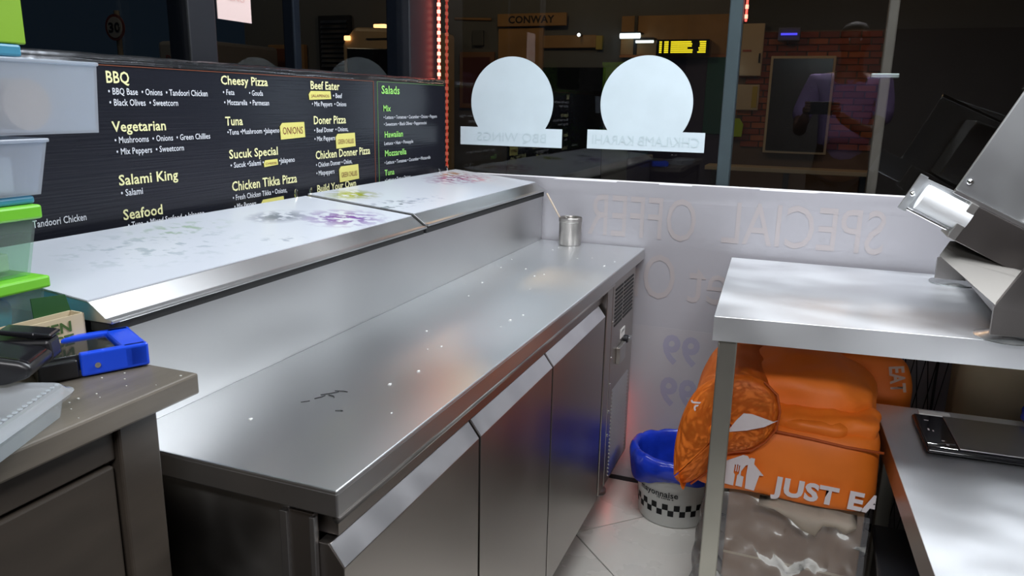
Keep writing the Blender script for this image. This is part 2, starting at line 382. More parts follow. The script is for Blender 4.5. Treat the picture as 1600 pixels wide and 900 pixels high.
# left window
wl = structure(MB().box(-1.322, -1.316, -3.0, 2.546, .78, 2.45).build('window_2', GLASS2))
MB().box(-1.37, -1.30, -3.0, 2.5, .78, .84, bev=.003).box(-1.37, -1.30, -3.0, 2.5, 2.45, 2.55, bev=.003).build('window_frame', FRAME, wl)
MB().box(-1.36, -1.30, 1.37, 1.455, .84, 2.45, bev=.004).build('mullion', FRAME, wl)
MB().box(-1.36, -1.324, 1.77, 1.80, .84, 2.45, bev=.004).build('mullion', FRAME, wl)
structure(MB().box(-1.38, -1.29, 2.34, 2.545, -.05, 2.55, bev=.004).build('trim_1', FRAME))

# ================================================================== MENU BOARD
MX = -1.251
brd = thing('menu_board', 'black glossy menu board with yellow headings standing behind the topping lids', 'menu board')
BOARD = pbr('black_menu_print', (.013, .014, .020), .24, 0, var=.15, vscale=4, bump=.25, bscale=260, stretch=(1, .02, 1))
MB().box(MX - .008, MX, .30, 2.522, .96, 1.411, bev=.001).build('panel', BOARD, brd)
EDGE = pbr('crinkled_clear_tape', (.30, .31, .33), .16, .9, bump=1.0, bscale=26, rvar=.12)
g = []
for i in range(120):
    y = .35 + i * (2.515 - .35) / 119; n = noise.noise(Vector((y * 14, 0, 0))) * .003; g.append([(MX + .0015, y, 1.3965 + n * .6), (MX + .004, y, 1.404 + n * .5), (MX - .001, y, 1.414 + n * .6), (MX - .010, y, 1.412)])
MB().sheet(g, .0006).build('edge_tape', EDGE, brd, smooth=True)
ln = MB()
ln.box(MX, MX + .0012, .40, 2.040, 1.3930, 1.3942).box(MX, MX + .0012, 2.040, 2.0415, .97, 1.3942)
ln.build('orange_line', OLINE, brd)
MB().box(MX, MX + .0012, 2.062, 2.510, 1.3930, 1.3942).box(MX, MX + .0012, 2.0615, 2.063, .97, 1.3942).build('green_line', GLINE, brd)
for s, y, z, wd, cap, k in MENU:
    text(s, (MX + .0012, y, z), (0, 1, 0), (0, 0, 1), wd, cap * 1.03, {'h': HEAD, 'w': WTXT, 'g': GTXT}[k], brd, off=.018 if k != 'w' else .010, res=2)
for s, y0, z0, y1, z1 in STICK:
    d = (y1 - y0) * .08
    st = MB().prism([(MX + .0013, y0, z0), (MX + .0013, y1, z0 + .003), (MX + .0013, y1 - d * .3, z1), (MX + .0013, y0 + d, z1 - .001), (MX + .0013, y0 - d * .2, z1 - .010)], (.001, 0, 0)).build('sticker', YELLOW, brd)
    if s: text(s, (MX + .0028, y0 + (y1 - y0) * .08, z0 + (z1 - z0) * .3), (0, 1, 0), (0, 0, 1), (y1 - y0) * .82, (z1 - z0) * (.42 if s == 'ONIONS' else .3), MAROON, st, off=0, res=2)
pst = thing('window_notice', 'small pale pink notice stuck high on the left window above the menu board', 'notice')
MB().box(-1.3125, -1.3145, 1.475, 1.590, 1.515, 1.66).build('sheet', pbr('pale_pink_paper', (.62, .47, .44), .6), pst)
text('MENU', (-1.3118, 1.498, 1.560), (0, 1, 0), (0, 0, 1), .07, .010, pbr('pale_red_print', (.60, .36, .33), .6), pst)

# ================================================================== LED STRIPS
def led(name, label, p0, p1, n, beads, grp='red LED light strips'):
    t = thing(name, label, 'LED strip', grp); p0 = Vector(p0); p1 = Vector(p1)
    MB().tube([p0, p1], .0035, 6).build('strip', REDSTRONG if p0.z < .5 else REDLED, t)
    m = MB()
    for i in range(n):
        p = p0.lerp(p1, (i + .5) / n); m.box(p.x - .0045, p.x + .0045, p.y - .0045, p.y + .0045, p.z - .006, p.z + .006)
    m.build('led_bead', REDCORE, t)['kind'] = 'stuff'
led('led_strip', 'red LED strip running up the window corner behind the menu board', (-1.272, 2.515, 1.0), (-1.272, 2.515, 2.40), 60, True)
led('led_strip', 'red LED strip low down between the prep counter and the white banner', (-.585, 2.508, .10), (-.585, 2.508, .36), 10, True)
led('led_strip', 'red LED strip hanging at the far grey window mullion', (-.250, 2.620, 1.60), (-.250, 2.620, 2.3), 24, True)

# ================================================================== BANNER AND WINDOW DECALS
ban = thing('window_banner', 'white vinyl banner across the lower front window with faint print showing through', 'banner')
nx, nz = 90, 12; g = []
MB().box(-1.285, 1.9, 2.5325, 2.5345, .02, 1.030).build('sheet', VINYL, ban)
for i in range(nz + 1):
    z = 1.030 + (1.088 - 1.030) * i / nz; row = []
    for j in range(nx + 1):
        x = -1.285 + (1.9 + 1.285) * j / nx
        row.append((x, 2.5325 + .0045 * noise.noise(Vector((x * 3.0, z * 22.0, 1.3))) * math.sin(i / nz * PI), z))
    g.append(row)
MB().sheet(g).build('sheet', VINYL, ban, smooth=True)
MB().box(-1.285, 1.9, 2.5325, 2.5375, 1.083, 1.092, bev=.002).build('hem', pbr('bright_hem', (.80, .78, .80), .5), ban)
BY = 2.5315
text('SPECIAL', (.215, BY, .910), (-1, 0, 0), (0, 0, 1), .475, .132, VTXT, ban, off=0)
text('OFFER', (-.345, BY, .903), (-1, 0, 0), (0, 0, 1), .365, .138, VTXT, ban, off=0)
text('Get', (-.100, BY, .700), (-1, 0, 0), (0, 0, 1), .255, .150, VTXT, ban, off=0)
text('One', (-.400, BY, .700), (-1, 0, 0), (0, 0, 1), .25, .150, VTXT, ban, off=0)
MB().box(-.54, .40, BY, BY + .0004, .05, .60).build('print_panel', VPANEL, ban)
for zz in (.478, .325): text('99', (-.300, BY - .0004, zz), (-1, 0, 0), (0, 0, 1), .125, .095, VTXT2, ban, off=.03)
text('5.99', (.06, BY - .0004, .50), (-1, 0, 0), (0, 0, 1), .24, .078, VTXT2, ban, off=.03)
def decal(label, cx, cz, r, x0, x1, z0, z1, words, tx0, tw):
    t = thing('window_decal', label, 'window decal', 'round topped white window decals')
    pts = []; a0 = math.asin(max(-1, (z1 - cz) / r))
    for k in range(49):
        a = a0 + (PI - 2 * a0) * k / 48; pts.append((cx + r * math.cos(a), 2.5435, cz + r * math.sin(a)))
    pts += [(x0, 2.5435, z1), (x0, 2.5435, z0), (x1, 2.5435, z0), (x1, 2.5435, z1)]
    MB().prism(pts, (0, .0015, 0)).build('film', DECAL, t)
    text(words, (tx0, 2.5425, z0 + .016), (-1, 0, 0), (0, 0, 1), tw, .030, DECALT, t, off=0)
decal('left round white decal over a band with mirrored lettering, on the front window', -1.006, 1.340, .153, -1.201, -.818, 1.190, 1.253, 'BBQ WINGS', -.875, .26)
decal('right and wider round white decal over a band with mirrored lettering, on the front window', -.535, 1.343, .152, -.728, -.338, 1.193, 1.256, 'CHK/LAMB KARAHI', -.355, .355)

# ================================================================== PREP COUNTER
pc = thing('prep_counter', 'long stainless steel refrigerated prep counter with three doors and topping lids', 'counter')
Y0, Y1, XF, XU, XB = .717, 2.522, -.505, -.875, -1.235
MB().box(XU, XF, Y0, Y1, .842, .872, bev=.0022).build('worktop', STEEL_TOP, pc)
# front drop lip and near drop lip of the worktop
MB().box(XF - .012, XF + .0005, Y0, Y1, .835, .868, bev=.002).box(XB, XF, Y0 - .0005, Y0 + .012, .835, .868, bev=.002).build('worktop_lip', STEEL, pc)
MB().tube([(-.512, .724, .8285), (-.512, 2.13, .8285)], .006, 10).build('gasket_rail', STEEL_DULL, pc, smooth=True)
MB().prism([(XU, Y0 + .002, .87), (XU, Y0 + .002, 1.0245), (XU - .012, Y0 + .002, 1.0255), (XU - .012, Y0 + .002, .87)], (0, Y1 - Y0 - .002, 0), bev=.0015).build('upstand', STEEL, pc)
# body, with a recess for the doors
MB().box(XB, -.600, .745, 2.50, .155, .842, bev=.003).build('body', STEEL_DULL, pc)
MB().box(XB, XU - .012, .740, Y1, .842, 1.012, bev=.002).build('topping_well', STEEL_DARK, pc)
MB().box(-.600, -.560, .742, .752, .155, .815, bev=.001).box(-.600, -.535, .76, 2.14, .78, .842).build('door_frame', STEEL_DOOR, pc)
for (a, b) in ((.748, 1.183), (1.192, 1.603), (1.612, 2.082)):
    d = MB().prism([(-.520, a, .158), (-.520, a, .742), (-.543, a, .772), (-.560, a, .772), (-.560, a, .158)], (0, b - a, 0), bev=.0012).build('door', STEEL_DOOR, pc)
    MB().prism([(-.5192, a + .001, .743), (-.5412, a + .001, .773), (-.5445, a + .001, .771), (-.5225, a + .001, .741)], (0, b - a - .002, 0), bev=.0006).build('handle', STEEL_BRIGHT, d)
    MB().box(-.566, -.5605, a + .006, b - .006, .170, .765).build('door_seal', RUBBER, d)
for a, b in ((1.183, 1.192), (1.603, 1.612), (2.082, 2.105)): MB().box(-.600, -.555, a, b, .158, .779).build('dark_gap', RUBBER, pc)
MB().box(-.600, -.521, 2.105, 2.168, .158, .832, bev=.002).build('stile', STEEL_DOOR, pc)
vp = MB().box(-.600, -.521, 2.172, 2.470, .158, .834, bev=.002).build('vent_panel', STEEL_DOOR, pc)
sl = MB()
for i in range(10):
    z = .795 - i * .0125; sl.box(-.5212, -.5195, 2.200, 2.295, z - .0032, z + .0032); sl.box(-.5212, -.5195, 2.310, 2.440, z - .0032, z + .0032)
sl.build('vent_slot', RUBBER, vp)['kind'] = 'stuff'
sl = MB()
for i in range(24):
    z = .470 - i * .0125; sl.prism([(-.521, 2.215, z), (-.5165, 2.215, z - .006), (-.521, 2.215, z - .0075)], (0, .21, 0))
sl.build('louvre', STEEL, vp)['kind'] = 'stuff'
MB().box(-.521, -.508, 2.245, 2.325, .545, .600, bev=.002).build('thermostat', STEEL_DULL, vp)
MB().lathe([(.013, 0), (.013, .012), (.010, .014)], (-.521, 2.352, .600), 20, Matrix.Rotation(PI / 2, 3, 'Y')).build('dial', BLACK, vp, smooth=True, angle=40)
MB().box(-.521, -.502, 2.350, 2.380, .592, .606, bev=.002).build('switch', GALV, vp)
lb = MB().box(-.521, -.5198, 2.290, 2.350, .615, .645).build('rating_label', PAPER, vp)
text('5 230V', (-.5194, 2.296, .632), (0, 1, 0), (0, 0, 1), .045, .007, PRINTK, lb)
for y, z in ((2.180, .70), (2.182, .585), (2.181, .50), (2.182, .41), (2.181, .33)):
    MB().lathe([(.005, 0), (.005, .003), (.002, .004)], (-.521, y, z), 10, Matrix.Rotation(PI / 2, 3, 'Y')).build('screw', CHROME, vp)
for x, y in ((-.60, .80), (-.60, 2.42), (-1.18, .80), (-1.18, 2.42)):
    MB().lathe([(.028, 0), (.028, .012), (.016, .02), (.016, .156)], (x, y, 0), 18).build('foot', STEEL_DARK, pc)
# near end details: vertical folded posts of the body
MB().box(-.612, -.600, .738, .746, .155, .812, bev=.001).box(-.565, -.557, .738, .746, .155, .812, bev=.001).build('end_post', STEEL, pc)
# two topping lids: white printed top, folded steel front
LP1 = lid_print('printed_lid_near', [(-.985, 1.47, .10, .13, (.16, .06, .28), 1.0, .44), (-1.085, 1.37, .06, .10, (.16, .18, .22), .95, .40), (-1.06, 1.0, .13, .22, (.25, .32, .34), .6, .53), (-1.13, 1.13, .06, .14, (.28, .40, .25), .7, .50), (-.95, 1.20, .04, .07, (.3, .34, .40), .8, .55)])
LP2 = lid_print('printed_lid_far', [(-1.13, 1.73, .07, .11, (.28, .32, .03), 1.0, .40), (-.99, 1.70, .05, .12, (.05, .07, .09), .95, .50), (-1.10, 2.30, .09, .20, (.26, .06, .18), 1.0, .45), (-1.16, 2.38, .05, .12, (.35, .16, .06), .8, .45), (-.98, 1.85, .05, .10, (.2, .26, .32), .7, .55), (-1.05, 2.35, .06, .14, (.6, .25, .3), .6, .52)])
for nm, a, b, dz, pr in (('near', .722, 1.628, 0, LP1), ('far', 1.636, 2.512, .004, LP2)):
    A = (-.898, 1.067 + dz); Bk = (-1.205, 1.096 + dz)
    ld = MB().prism([(A[0], a, A[1]), (-.868, a, 1.046 + dz), (-.857, a, 1.045 + dz), (-.857, a, 1.040 + dz), (-.872, a, 1.040 + dz), (Bk[0], a, 1.040 + dz), (Bk[0], a, Bk[1])], (0, b - a, 0), bev=.0012).build('lid', STEEL_TABLE if nm == 'x' else STEEL, pc)
    MB().prism([(A[0] - .001, a + .001, A[1] + .0002), (A[0] - .001, a + .001, A[1] + .0018), (Bk[0], a + .001, Bk[1] + .0022), (Bk[0], a + .001, Bk[1])], (0, b - a - .002, 0)).build('lid_print', pr, ld)
    MB().box(-.900, -.8655, a + .003, b - .003, 1.0262, 1.0398).build('lid_seal', RUBBER, ld)
for y in (1.60, 1.66, 2.40, 2.46):
    MB().tube([(-1.21, y, 1.085), (-1.215, y, 1.108), (-1.222, y + .012, 1.112), (-1.226, y + .02, 1.098)], .004, 8).build('hinge', CHROME, pc)
# crumbs and small scratches that lie on the worktop are part of its wear
random.seed(3); cr = MB()
for i in range(26):
    x = random.uniform(-.84, -.53); y = random.uniform(.8, 2.4); s = random.uniform(.0008, .002)
    cr.box(x - s, x + s, y - s * 1.6, y + s * 1.6, .8722, .8722 + s * .7)
c = cr.build('crumbs', PAPER); tag(c, 'scattered pale crumbs lying on the steel worktop', 'crumbs', kind='stuff')
dr = MB()
for k, (x, y, l, a) in enumerate([(-.70, .985, .030, .9), (-.688, 1.00, .022, .2), (-.705, .965, .02, 1.2), (-.69, .975, .016, -.4), (-.715, .94, .014, .8), (-.645, .93, .012, .3)]):
    dx, dy = math.cos(a) * l / 2, math.sin(a) * l / 2
    dr.tube([(x - dx, y - dy, .8724), (x + .003, y + .002, .8726), (x + dx, y + dy, .8724)], .0009, 5)
c = dr.build('herb_scraps', PRINTK); tag(c, 'dark dried herb scraps stuck to the near part of the worktop', 'scraps', kind='stuff')

# pot and stick
pt = thing('steel_pot', 'small cylindrical steel pot at the far end of the prep counter', 'pot')
MB().lathe([(0, 0), (.036, 0), (.038, .002), (.038, .078), (.0395, .080), (.0395, .092), (.038, .094), (.0372, .092), (.0355, .079), (.0355, .004), (0, .004)], (-.752, 2.465, .8725), 40).build('bowl', pbr('worn_pot_steel', (.42, .40, .38), .36, 1, var=.12, vscale=30, rvar=.06), pt, smooth=True, angle=35)
stk = MB().tube([(-.740, 2.462, .879), (-.792, 2.450, .975), (-.830, 2.437, 1.045)], [.003, .0028, .0034], 8).build('spatula_stick', pbr('pale_wood_stick', (.45, .36, .28), .6), smooth=True)
tag(stk, 'thin pale stick leaning out of the small steel pot', 'stick')

# ================================================================== BACK-RIGHT TABLE
tb = thing('steel_table', 'high stainless steel table with square legs under the dough roller', 'table')
zt = .87
q = [(-.181, 1.751), (1.25, 1.897), (1.18, 2.515), (-.219, 2.498)]
MB().prism([(x, y, zt) for x, y in q], (0, 0, -.003), bev=.001).build('tabletop', STEEL_TABLE, tb)
def lip(a, b, n, z0, z1, th=.004):
    a = Vector((*a, 0)); b = Vector((*b, 0)); n = Vector((*n, 0))
    return [(a.x, a.y, z1), (b.x, b.y, z1), (b.x, b.y, z0), (a.x, a.y, z0)], n * th
ap = MB()
for a, b, n in ((q[0], q[1], (-.10, .99)), (q[3], q[0], (.99, .05)), (q[2], q[3], (0, -1)), (q[1], q[2], (-.99, 0))):
    p, e = lip(a, b, n, zt - .058, zt - .002); ap.prism(p, e)
ap.build('apron', STEEL_TABLE, tb)
for x, y in ((-.149, 1.790), (1.17, 1.925), (1.12, 2.455), (-.180, 2.44)):
    MB().box(-.0215, .0215, -.0215, .0215, .012, zt - .004, bev=.003, M=Matrix.Translation((x, y, 0)) @ Matrix.Rotation(R(5), 4, 'Z')).build('leg', LEG, tb)
    MB().lathe([(.018, 0), (.018, .006), (.008, .013)], (x, y, 0), 14).build('foot', BLACK, tb)
st = MB()
for k in range(9):
    x = .21 + k * .011 + random.uniform(-.002, .002); st.box(x, x + .003, 1.7865 + (x - .2) * .1, 1.7885 + (x - .2) * .1, .838 + random.uniform(-.003, .003), .842)

# ================================================================== DOUGH ROLLER
dm = thing('dough_roller', 'steel tabletop dough roller with a tilted head and white nylon roller', 'dough roller')
uu = Vector((.9026, 0, -.4305)); vv = Vector((.4305, 0, .9026)); O = Vector((.301, 1.90, 1.062))
def L(u, v, y=1.90): p = O + uu * u + vv * v; return (p.x, y, p.z)
MB().prism([L(-.004, .0), L(.46, .0), L(.46, .086), L(-.004, .086)], (0, .24, 0), bev=.002).build('roller_housing', STEEL_DARK, dm)
MB().prism([L(-.018, .0, 1.894), L(.0, .0, 1.894), L(.0, .087, 1.894), L(-.018, .087, 1.894)], (0, .10, 0), bev=.0015).build('end_plate', STEEL_DULL, dm)
MB().prism([L(-.056, .094, 1.925), L(.42, .094, 1.925), L(.42, .40, 1.925), L(-.058, .34, 1.925)], (0, .008, 0), bev=.003).build('motor_cover', GALV, dm)
MB().prism([L(.05, .094, 1.935), L(.42, .094, 1.935), L(.42, .33, 1.935), L(.05, .30, 1.935)], (0, .22, 0), bev=.006).build('motor_housing', STEEL_DULL, dm)
MB().prism([L(-.056, .086, 1.915), L(.42, .086, 1.915), L(.42, .096, 1.915), L(-.056, .096, 1.915)], (0, .02, 0), bev=.0015).build('cover_seam', STEEL, dm)
MB().prism([L(.095, .097, 1.905), L(.30, .097, 1.905), L(.30, .112, 1.905), L(.105, .112, 1.905)], (0, .02, 0), bev=.002).build('side_guard', STEEL_DULL, dm)
MB().prism([L(-.062, .330, 1.920), L(.30, .338, 1.920), L(.30, .346, 1.920), L(-.062, .344, 1.920)], (0, .03, 0), bev=.003).build('top_handle', CHROME, dm)
for u, v in ((-.040, .122), (.098, .128)):
    p = L(u, v, 1.924); MB().lathe([(.007, 0), (.007, .004), (.003, .006)], p, 14, Matrix.Rotation(PI / 2, 3, 'X')).build('bolt', CHROME, dm, smooth=True)
# open end of the rollers: back plate, end bracket, lower rod, white roller
MB().prism([L(-.118, .016, 1.955), L(-.018, .016, 1.955), L(-.018, .092, 1.955), L(-.118, .088, 1.955)], (0, .006, 0), bev=.001).build('back_plate', GALV, dm)
MB().prism([L(-.130, .004, 1.945), L(-.112, .004, 1.945), L(-.112, .092, 1.945), L(-.130, .092, 1.945)], (0, .012, 0), bev=.001).build('bracket', GALV, dm)
def cyl(pa, pb, r, seg=24):
    pa = Vector(pa); pb = Vector(pb); d = (pb - pa); n = 6
    pts = [pa, pa + d * .001] + [pa.lerp(pb, i / n) for i in range(1, n)] + [pb]; return MB().tube(pts, r, seg)
cyl(L(-.106, .050, 1.920), L(-.0, .050, 1.920), .030, 32).build('roller', WHITE_NYLON, dm, smooth=True, angle=40)
cyl(L(-.118, .014, 1.912), L(-.012, .014, 1.912), .0035, 10).build('rod', CHROME, dm, smooth=True)
MB().lathe([(.006, 0), (.006, .008), (.003, .010)], L(-.122, .050, 1.92), 14, Matrix.Rotation(R(-115), 3, 'Y')).build('knob', CHROME, dm, smooth=True)
MB().lathe([(.0022, 0), (.0022, .001)], L(-.100, .078, 1.954), 10, Matrix.Rotation(PI / 2, 3, 'X')).build('hole', BLACK, dm)
# lower body: sloping light plate, dark front foot sheet, rear foot sheet, rubber sucker feet
MB().prism([(.2997, 1.9482, 1.0546), (.2762, 1.9042, 1.0264), (.378, 1.8016, .9479), (.5058, 1.8618, .9785), (.50, 1.872, .985)], (.30, .14, -.01), bev=.0015).build('lower_body', pbr('matt_steel', (.15, .142, .13), .55, .8, var=.06, vscale=8), dm)
MB().prism([(.3772, 1.799, .884), (.376, 1.799, .944), (.4171, 1.799, 1.027), (.4512, 1.799, 1.092), (.80, 1.835, 1.09), (.80, 1.835, .884)], (0, .012, 0), bev=.001).build('front_foot_sheet', STEEL_DARK, dm)
MB().prism([(.3404, 2.36, .886), (.3402, 2.36, .944), (.3547, 2.36, .9525), (.52, 2.36, .93), (.52, 2.36, .886)], (0, .010, 0), bev=.001).build('rear_foot_sheet', STEEL_DARK, dm)
for x, y in ((.415, 1.845), (.392, 2.40), (.85, 1.90), (.82, 2.42)):
    MB().lathe([(0, 0), (.060, 0), (.060, .002), (.044, .006), (.030, .011), (.012, .014), (0, .014)], (x, y, .8705), 36).build('foot', pbr('grey_sucker', (.5, .52, .52), .25, .9), dm, smooth=True, angle=50)
MB().box(.405, .90, 1.83, 2.37, .900, .93, bev=.002).build('under_shade_plate', STEEL_DARK, dm)  # dark plate added for the shadow and reflection under the machine

# ================================================================== LOW TABLE AND SCALE
lt = thing('low_steel_table', 'low stainless steel table carrying the kitchen scale at the right edge', 'table')
M = Matrix.Translation((.218, 2.215, 0)) @ Matrix.Rotation(R(3.4), 4, 'Z')
MB().box(0, .95, -1.10, 0, .5465, .55, bev=.0012, M=M).build('tabletop', STEEL_TABLE, lt)
MB().box(0, .004, -1.10, 0, .488, .549, M=M).box(.946, .95, -1.10, 0, .488, .549, M=M).box(0, .95, -1.10, -1.096, .488, .549, M=M).box(0, .95, -.004, 0, .488, .549, M=M).build('apron', STEEL_DOOR, lt)
for x, y in ((.05, -1.04), (.90, -1.04), (.05, -.05), (.90, -.05)):
    MB().box(x - .018, x + .018, y - .018, y + .018, 0, .546, bev=.003, M=M).build('leg', LEG, lt)
sc = thing('kitchen_scale', 'flat black digital kitchen scale with a steel weighing plate on the low table', 'kitchen scale')
Ms = Matrix.Translation((.313, 1.905, .551)) @ Matrix.Rotation(R(3.0), 4, 'Z')
MB().box(0, .30, 0, .225, .004, .016, bev=.006, seg=3, M=Ms).build('body', GLOSSBLACK, sc, smooth=True, angle=40)
MB().box(.004, .296, .004, .221, .014, .0185, bev=.003, M=Ms).build('glass_panel', GLOSSBLACK, sc)
MB().box(.070, .292, .010, .215, .0188, .0225, bev=.0015, M=Ms).build('weighing_plate', pbr('scale_plate', (.48, .48, .48), .35, 1, var=.05), sc)
ic = MB()
for (x, y, a, b) in ((.022, .178, .010, .004), (.020, .112, .004, .012), (.030, .108, .003, .008), (.040, .052, .006, .005), (.046, .030, .006, .004)): ic.box(x, x + a, y, y + b, .0186, .0190, M=Ms)
ic.build('icons', PRINTW, sc)['kind'] = 'stuff'
MB().tube([Ms @ Vector(p) for p in ((.006, .030, .019), (.026, .028, .019), (.044, .038, .019), (.066, .040, .019))], .0007, 5).tube([Ms @ Vector(p) for p in ((.006, .022, .019), (.03, .012, .019), (.066, .010, .019))], .0007, 5).build('curved_line', CHROME, sc)
for x, y in ((.03, .03), (.27, .03), (.03, .195), (.27, .195)): MB().lathe([(.009, 0), (.009, .006)], Ms @ Vector((x, y, -.0008)), 12).build('foot', RUBBER, sc)
# ================================================================== ORANGE DELIVERY BAG
bg = thing('delivery_bag', 'slumped orange delivery bag with white lettering under the steel table', 'bag')
def nz3(x, y, z, s=6, a=.01): return a * noise.noise(Vector((x * s, y * s, z * s)))
def lump(x0, x1, y0, y1, z0, z1, p=5.0, amp=.010, s=7, nseg=(28, 12, 14), seed=0, warp=None):
    """soft box with rounded edges"""
    bm = bmesh.new(); r = bmesh.ops.create_cube(bm, size=2); bmesh.ops.subdivide_edges(bm, edges=bm.edges[:], cuts=13, use_grid_fill=True)
    c = Vector(((x0 + x1) / 2, (y0 + y1) / 2, (z0 + z1) / 2)); h = Vector(((x1 - x0) / 2, (y1 - y0) / 2, (z1 - z0) / 2))
    for v in bm.verts:
        d = v.co; k = (abs(d.x) ** p + abs(d.y) ** p + abs(d.z) ** p) ** (1 / p); d = d / k
        q = Vector((c.x + d.x * h.x, c.y + d.y * h.y, c.z + d.z * h.z))
        n = amp * noise.noise(Vector((q.x * s + seed, q.y * s, q.z * s))) + amp * .5 * noise.noise(Vector((q.x * s * 2.7, q.y * s * 2.7 + seed, q.z * s * 2.7)))
        q += d.normalized() * n
        if warp: q = warp(q)
        v.co = q
    m = MB(); m.bm.free(); m.bm = bm; return m
def wbody(q): # the front leans back towards its top and sags to the right
    t = (q.z - .37) / .19; q.y += .030 * max(0, t) ** 1.5; q.z += .008 * math.sin((q.x + .2) * 6) * t; return q
lump(-.245, .222, 1.862, 2.37, .372, .565, p=8, amp=.006, seed=1, warp=wbody).build('body', ORANGE, bg, smooth=True)
def wtop(q): q.z += .014 * math.sin(q.x * 15 + 1) ; return q
lump(-.20, .215, 1.985, 2.37, .50, .670, p=4, amp=.022, s=8, seed=5, warp=wtop).build('folded_top', ORANGE, bg, smooth=True)
lump(-.10, .218, 1.915, 2.12, .53, .600, p=3.5, amp=.022, s=10, seed=9).build('fold', ORANGE, bg, smooth=True)
lump(-.02, .15, 1.90, 2.02, .535, .588, p=4, amp=.012, s=12, seed=19).build('fold', ORANGE, bg, smooth=True)
lump(.08, .320, 2.235, 2.37, .40, .672, p=3.2, amp=.012, s=6, seed=14).build('rear_corner', ORANGE, bg, smooth=True)
FM = lambda z: .69 - (.69 - z) * .847 if z < .69 else z
# flap: a thick tongue rolled over the left end (path in the x-z plane, swept towards the viewer)
path = [(-.045, .600), (-.060, .650), (-.10, .690), (-.16, .690), (-.215, .650), (-.245, .59), (-.262, .51), (-.268, .43), (-.262, .355), (-.243, .318)]
g = []
for i, (x, z) in enumerate(path):
    z = FM(z)
    t = i / (len(path) - 1); row = []
    ya = 1.835 + .035 * math.sin(t * PI) - .02 * t; yb = 2.30
    for j in range(15):
        s = j / 14; y = ya + (yb - ya) * s
        row.append((x + nz3(x, y, z, 7, .010) + .02 * (1 - s) * t, y, z + nz3(y, x, z, 7, .010) - .02 * s))
    g.append(row)
fm = MB().sheet(g, .012); o = fm.build('flap', ORANGE, bg, smooth=True)
sb = o.modifiers.new('soft', 'SUBSURF'); sb.levels = 1; sb.render_levels = 2
# rounded end face of the flap (the near end of the roll)
ell = [(-.262, .345), (-.245, .32), (-.215, .335), (-.175, .385), (-.165, .435), (-.120, .462), (-.075, .478), (-.045, .51), (-.022, .555), (-.018, .61), (-.028, .66), (-.06, .692), (-.11, .702), (-.165, .690), (-.215, .650), (-.243, .59), (-.262, .50), (-.268, .42)]
ell = [(x, FM(z)) for x, z in ell]
fe = MB(); cx = -.15; cz = .555
rings = []
for k, (s, dy) in enumerate(((1.0, .02), (.985, .004), (.93, -.006), (.72, -.014), (.45, -.020), (.2, -.022))):
    rings.append([(cx + (x - cx) * s, 1.850 + dy + nz3(x, k, z, 5, .004), cz + (z - cz) * s) for x, z in ell] )
rings = [r + [r[0]] for r in rings]
fe.sheet(rings, .010); bm = fe.bm
o = fe.build('flap_end', ORANGE, bg, smooth=True); sb = o.modifiers.new('soft', 'SUBSURF'); sb.levels = 1; sb.render_levels = 2
# filler in the middle of the rounded end
MB().lathe([(0, -.004), (.028, -.003), (.03, .004), (0, .004)], (cx, 1.829, cz), 20, Matrix.Rotation(PI / 2, 3, 'X')).build('flap_centre', ORANGE, bg, smooth=True)
# piping seams
MB().tube([(-.165, 1.884, .535), (-.09, 1.884, .556), (-.02, 1.884, .558), (.06, 1.884, .553), (.14, 1.884, .546), (.222, 1.886, .545)], .0035, 8).build('seam', ORANGED, bg, smooth=True)
MB().tube([(x, 1.852, z) for x, z in ell[2:12]], .0028, 8).build('seam', ORANGED, bg, smooth=True)
# white print on the front: house with fork and knife, lettering
FY = 1.856
def P2(pts, name, m, parent, y=FY, th=.002, ox=0, oz=0, s=1.0, a=0.0, M=None):
    c_, s_ = math.cos(a), math.sin(a); out = []
    for x, z in pts:
        X, Z = ox + s * (x * c_ - z * s_), oz + s * (x * s_ + z * c_); out.append(Vector((X, y, Z)))
    if M is not None: out = [M @ v for v in out]
    return MB().prism(out, (0, th, 0)).build(name, m, parent)
hx, hz, hs = -.137, .407, .088
house = [(0, 0), (0, .02), (-.02, .52), (-.14, .56), (.02, .72), (.42, 1.0), (.55, 1.0), (.62, .92), (.64, .97), (.76, .97), (.76, .80), (1.06, .52), (.95, .50), (.88, 0), (.63, 0), (.60, .40), (.60, .74), (.54, .70), (.45, .50), (.45, .36), (.54, .34), (.54, .02), (.36, .02), (.36, .34), (.40, .40), (.40, .66), (.37, .66), (.37, .46), (.345, .46), (.345, .68), (.315, .68), (.315, .46), (.285, .46), (.285, .66), (.25, .66), (.25, .40), (.30, .34), (.30, 0)]
P2(house, 'house_emblem', PRINTW, bg, ox=hx, oz=hz, s=hs, a=R(-4))
o = text('JUST EAT', (-.020, FY - .001, .407), (1, 0, -.02), (.06, 0, 1), .300, .043, PRINTW, bg, off=.045)
bm = bmesh.new(); bm.from_mesh(o.data); bmesh.ops.bisect_plane(bm, geom=bm.verts[:] + bm.edges[:] + bm.faces[:], plane_co=(.216, 0, 0), plane_no=(1, 0, 0), clear_outer=True); bm.to_mesh(o.data); bm.free()
fl_y = 1.826
P2([(0, 0), (.02, .035), (.035, .055), (.055, .056), (.105, .045), (.115, .050), (.085, .028), (.045, .012)], 'house_emblem', PRINTW, bg, y=fl_y - .006, ox=-.135, oz=.562, s=1.0, a=R(0))
P2([(0, 0), (.012, 0), (.015, .045), (.002, .05)], 'house_emblem', PRINTW, bg, y=fl_y - .005, ox=-.172, oz=.560)
text('JUST', (-.222, 1.838, .625), (.10, 0, -1), (1, 0, .1), .066, .020, PRINTW, bg, off=.03)
text('EAT', (-.228, 1.838, .545), (.02, 0, -1), (1, 0, .02), .050, .020, PRINTW, bg, off=.03)
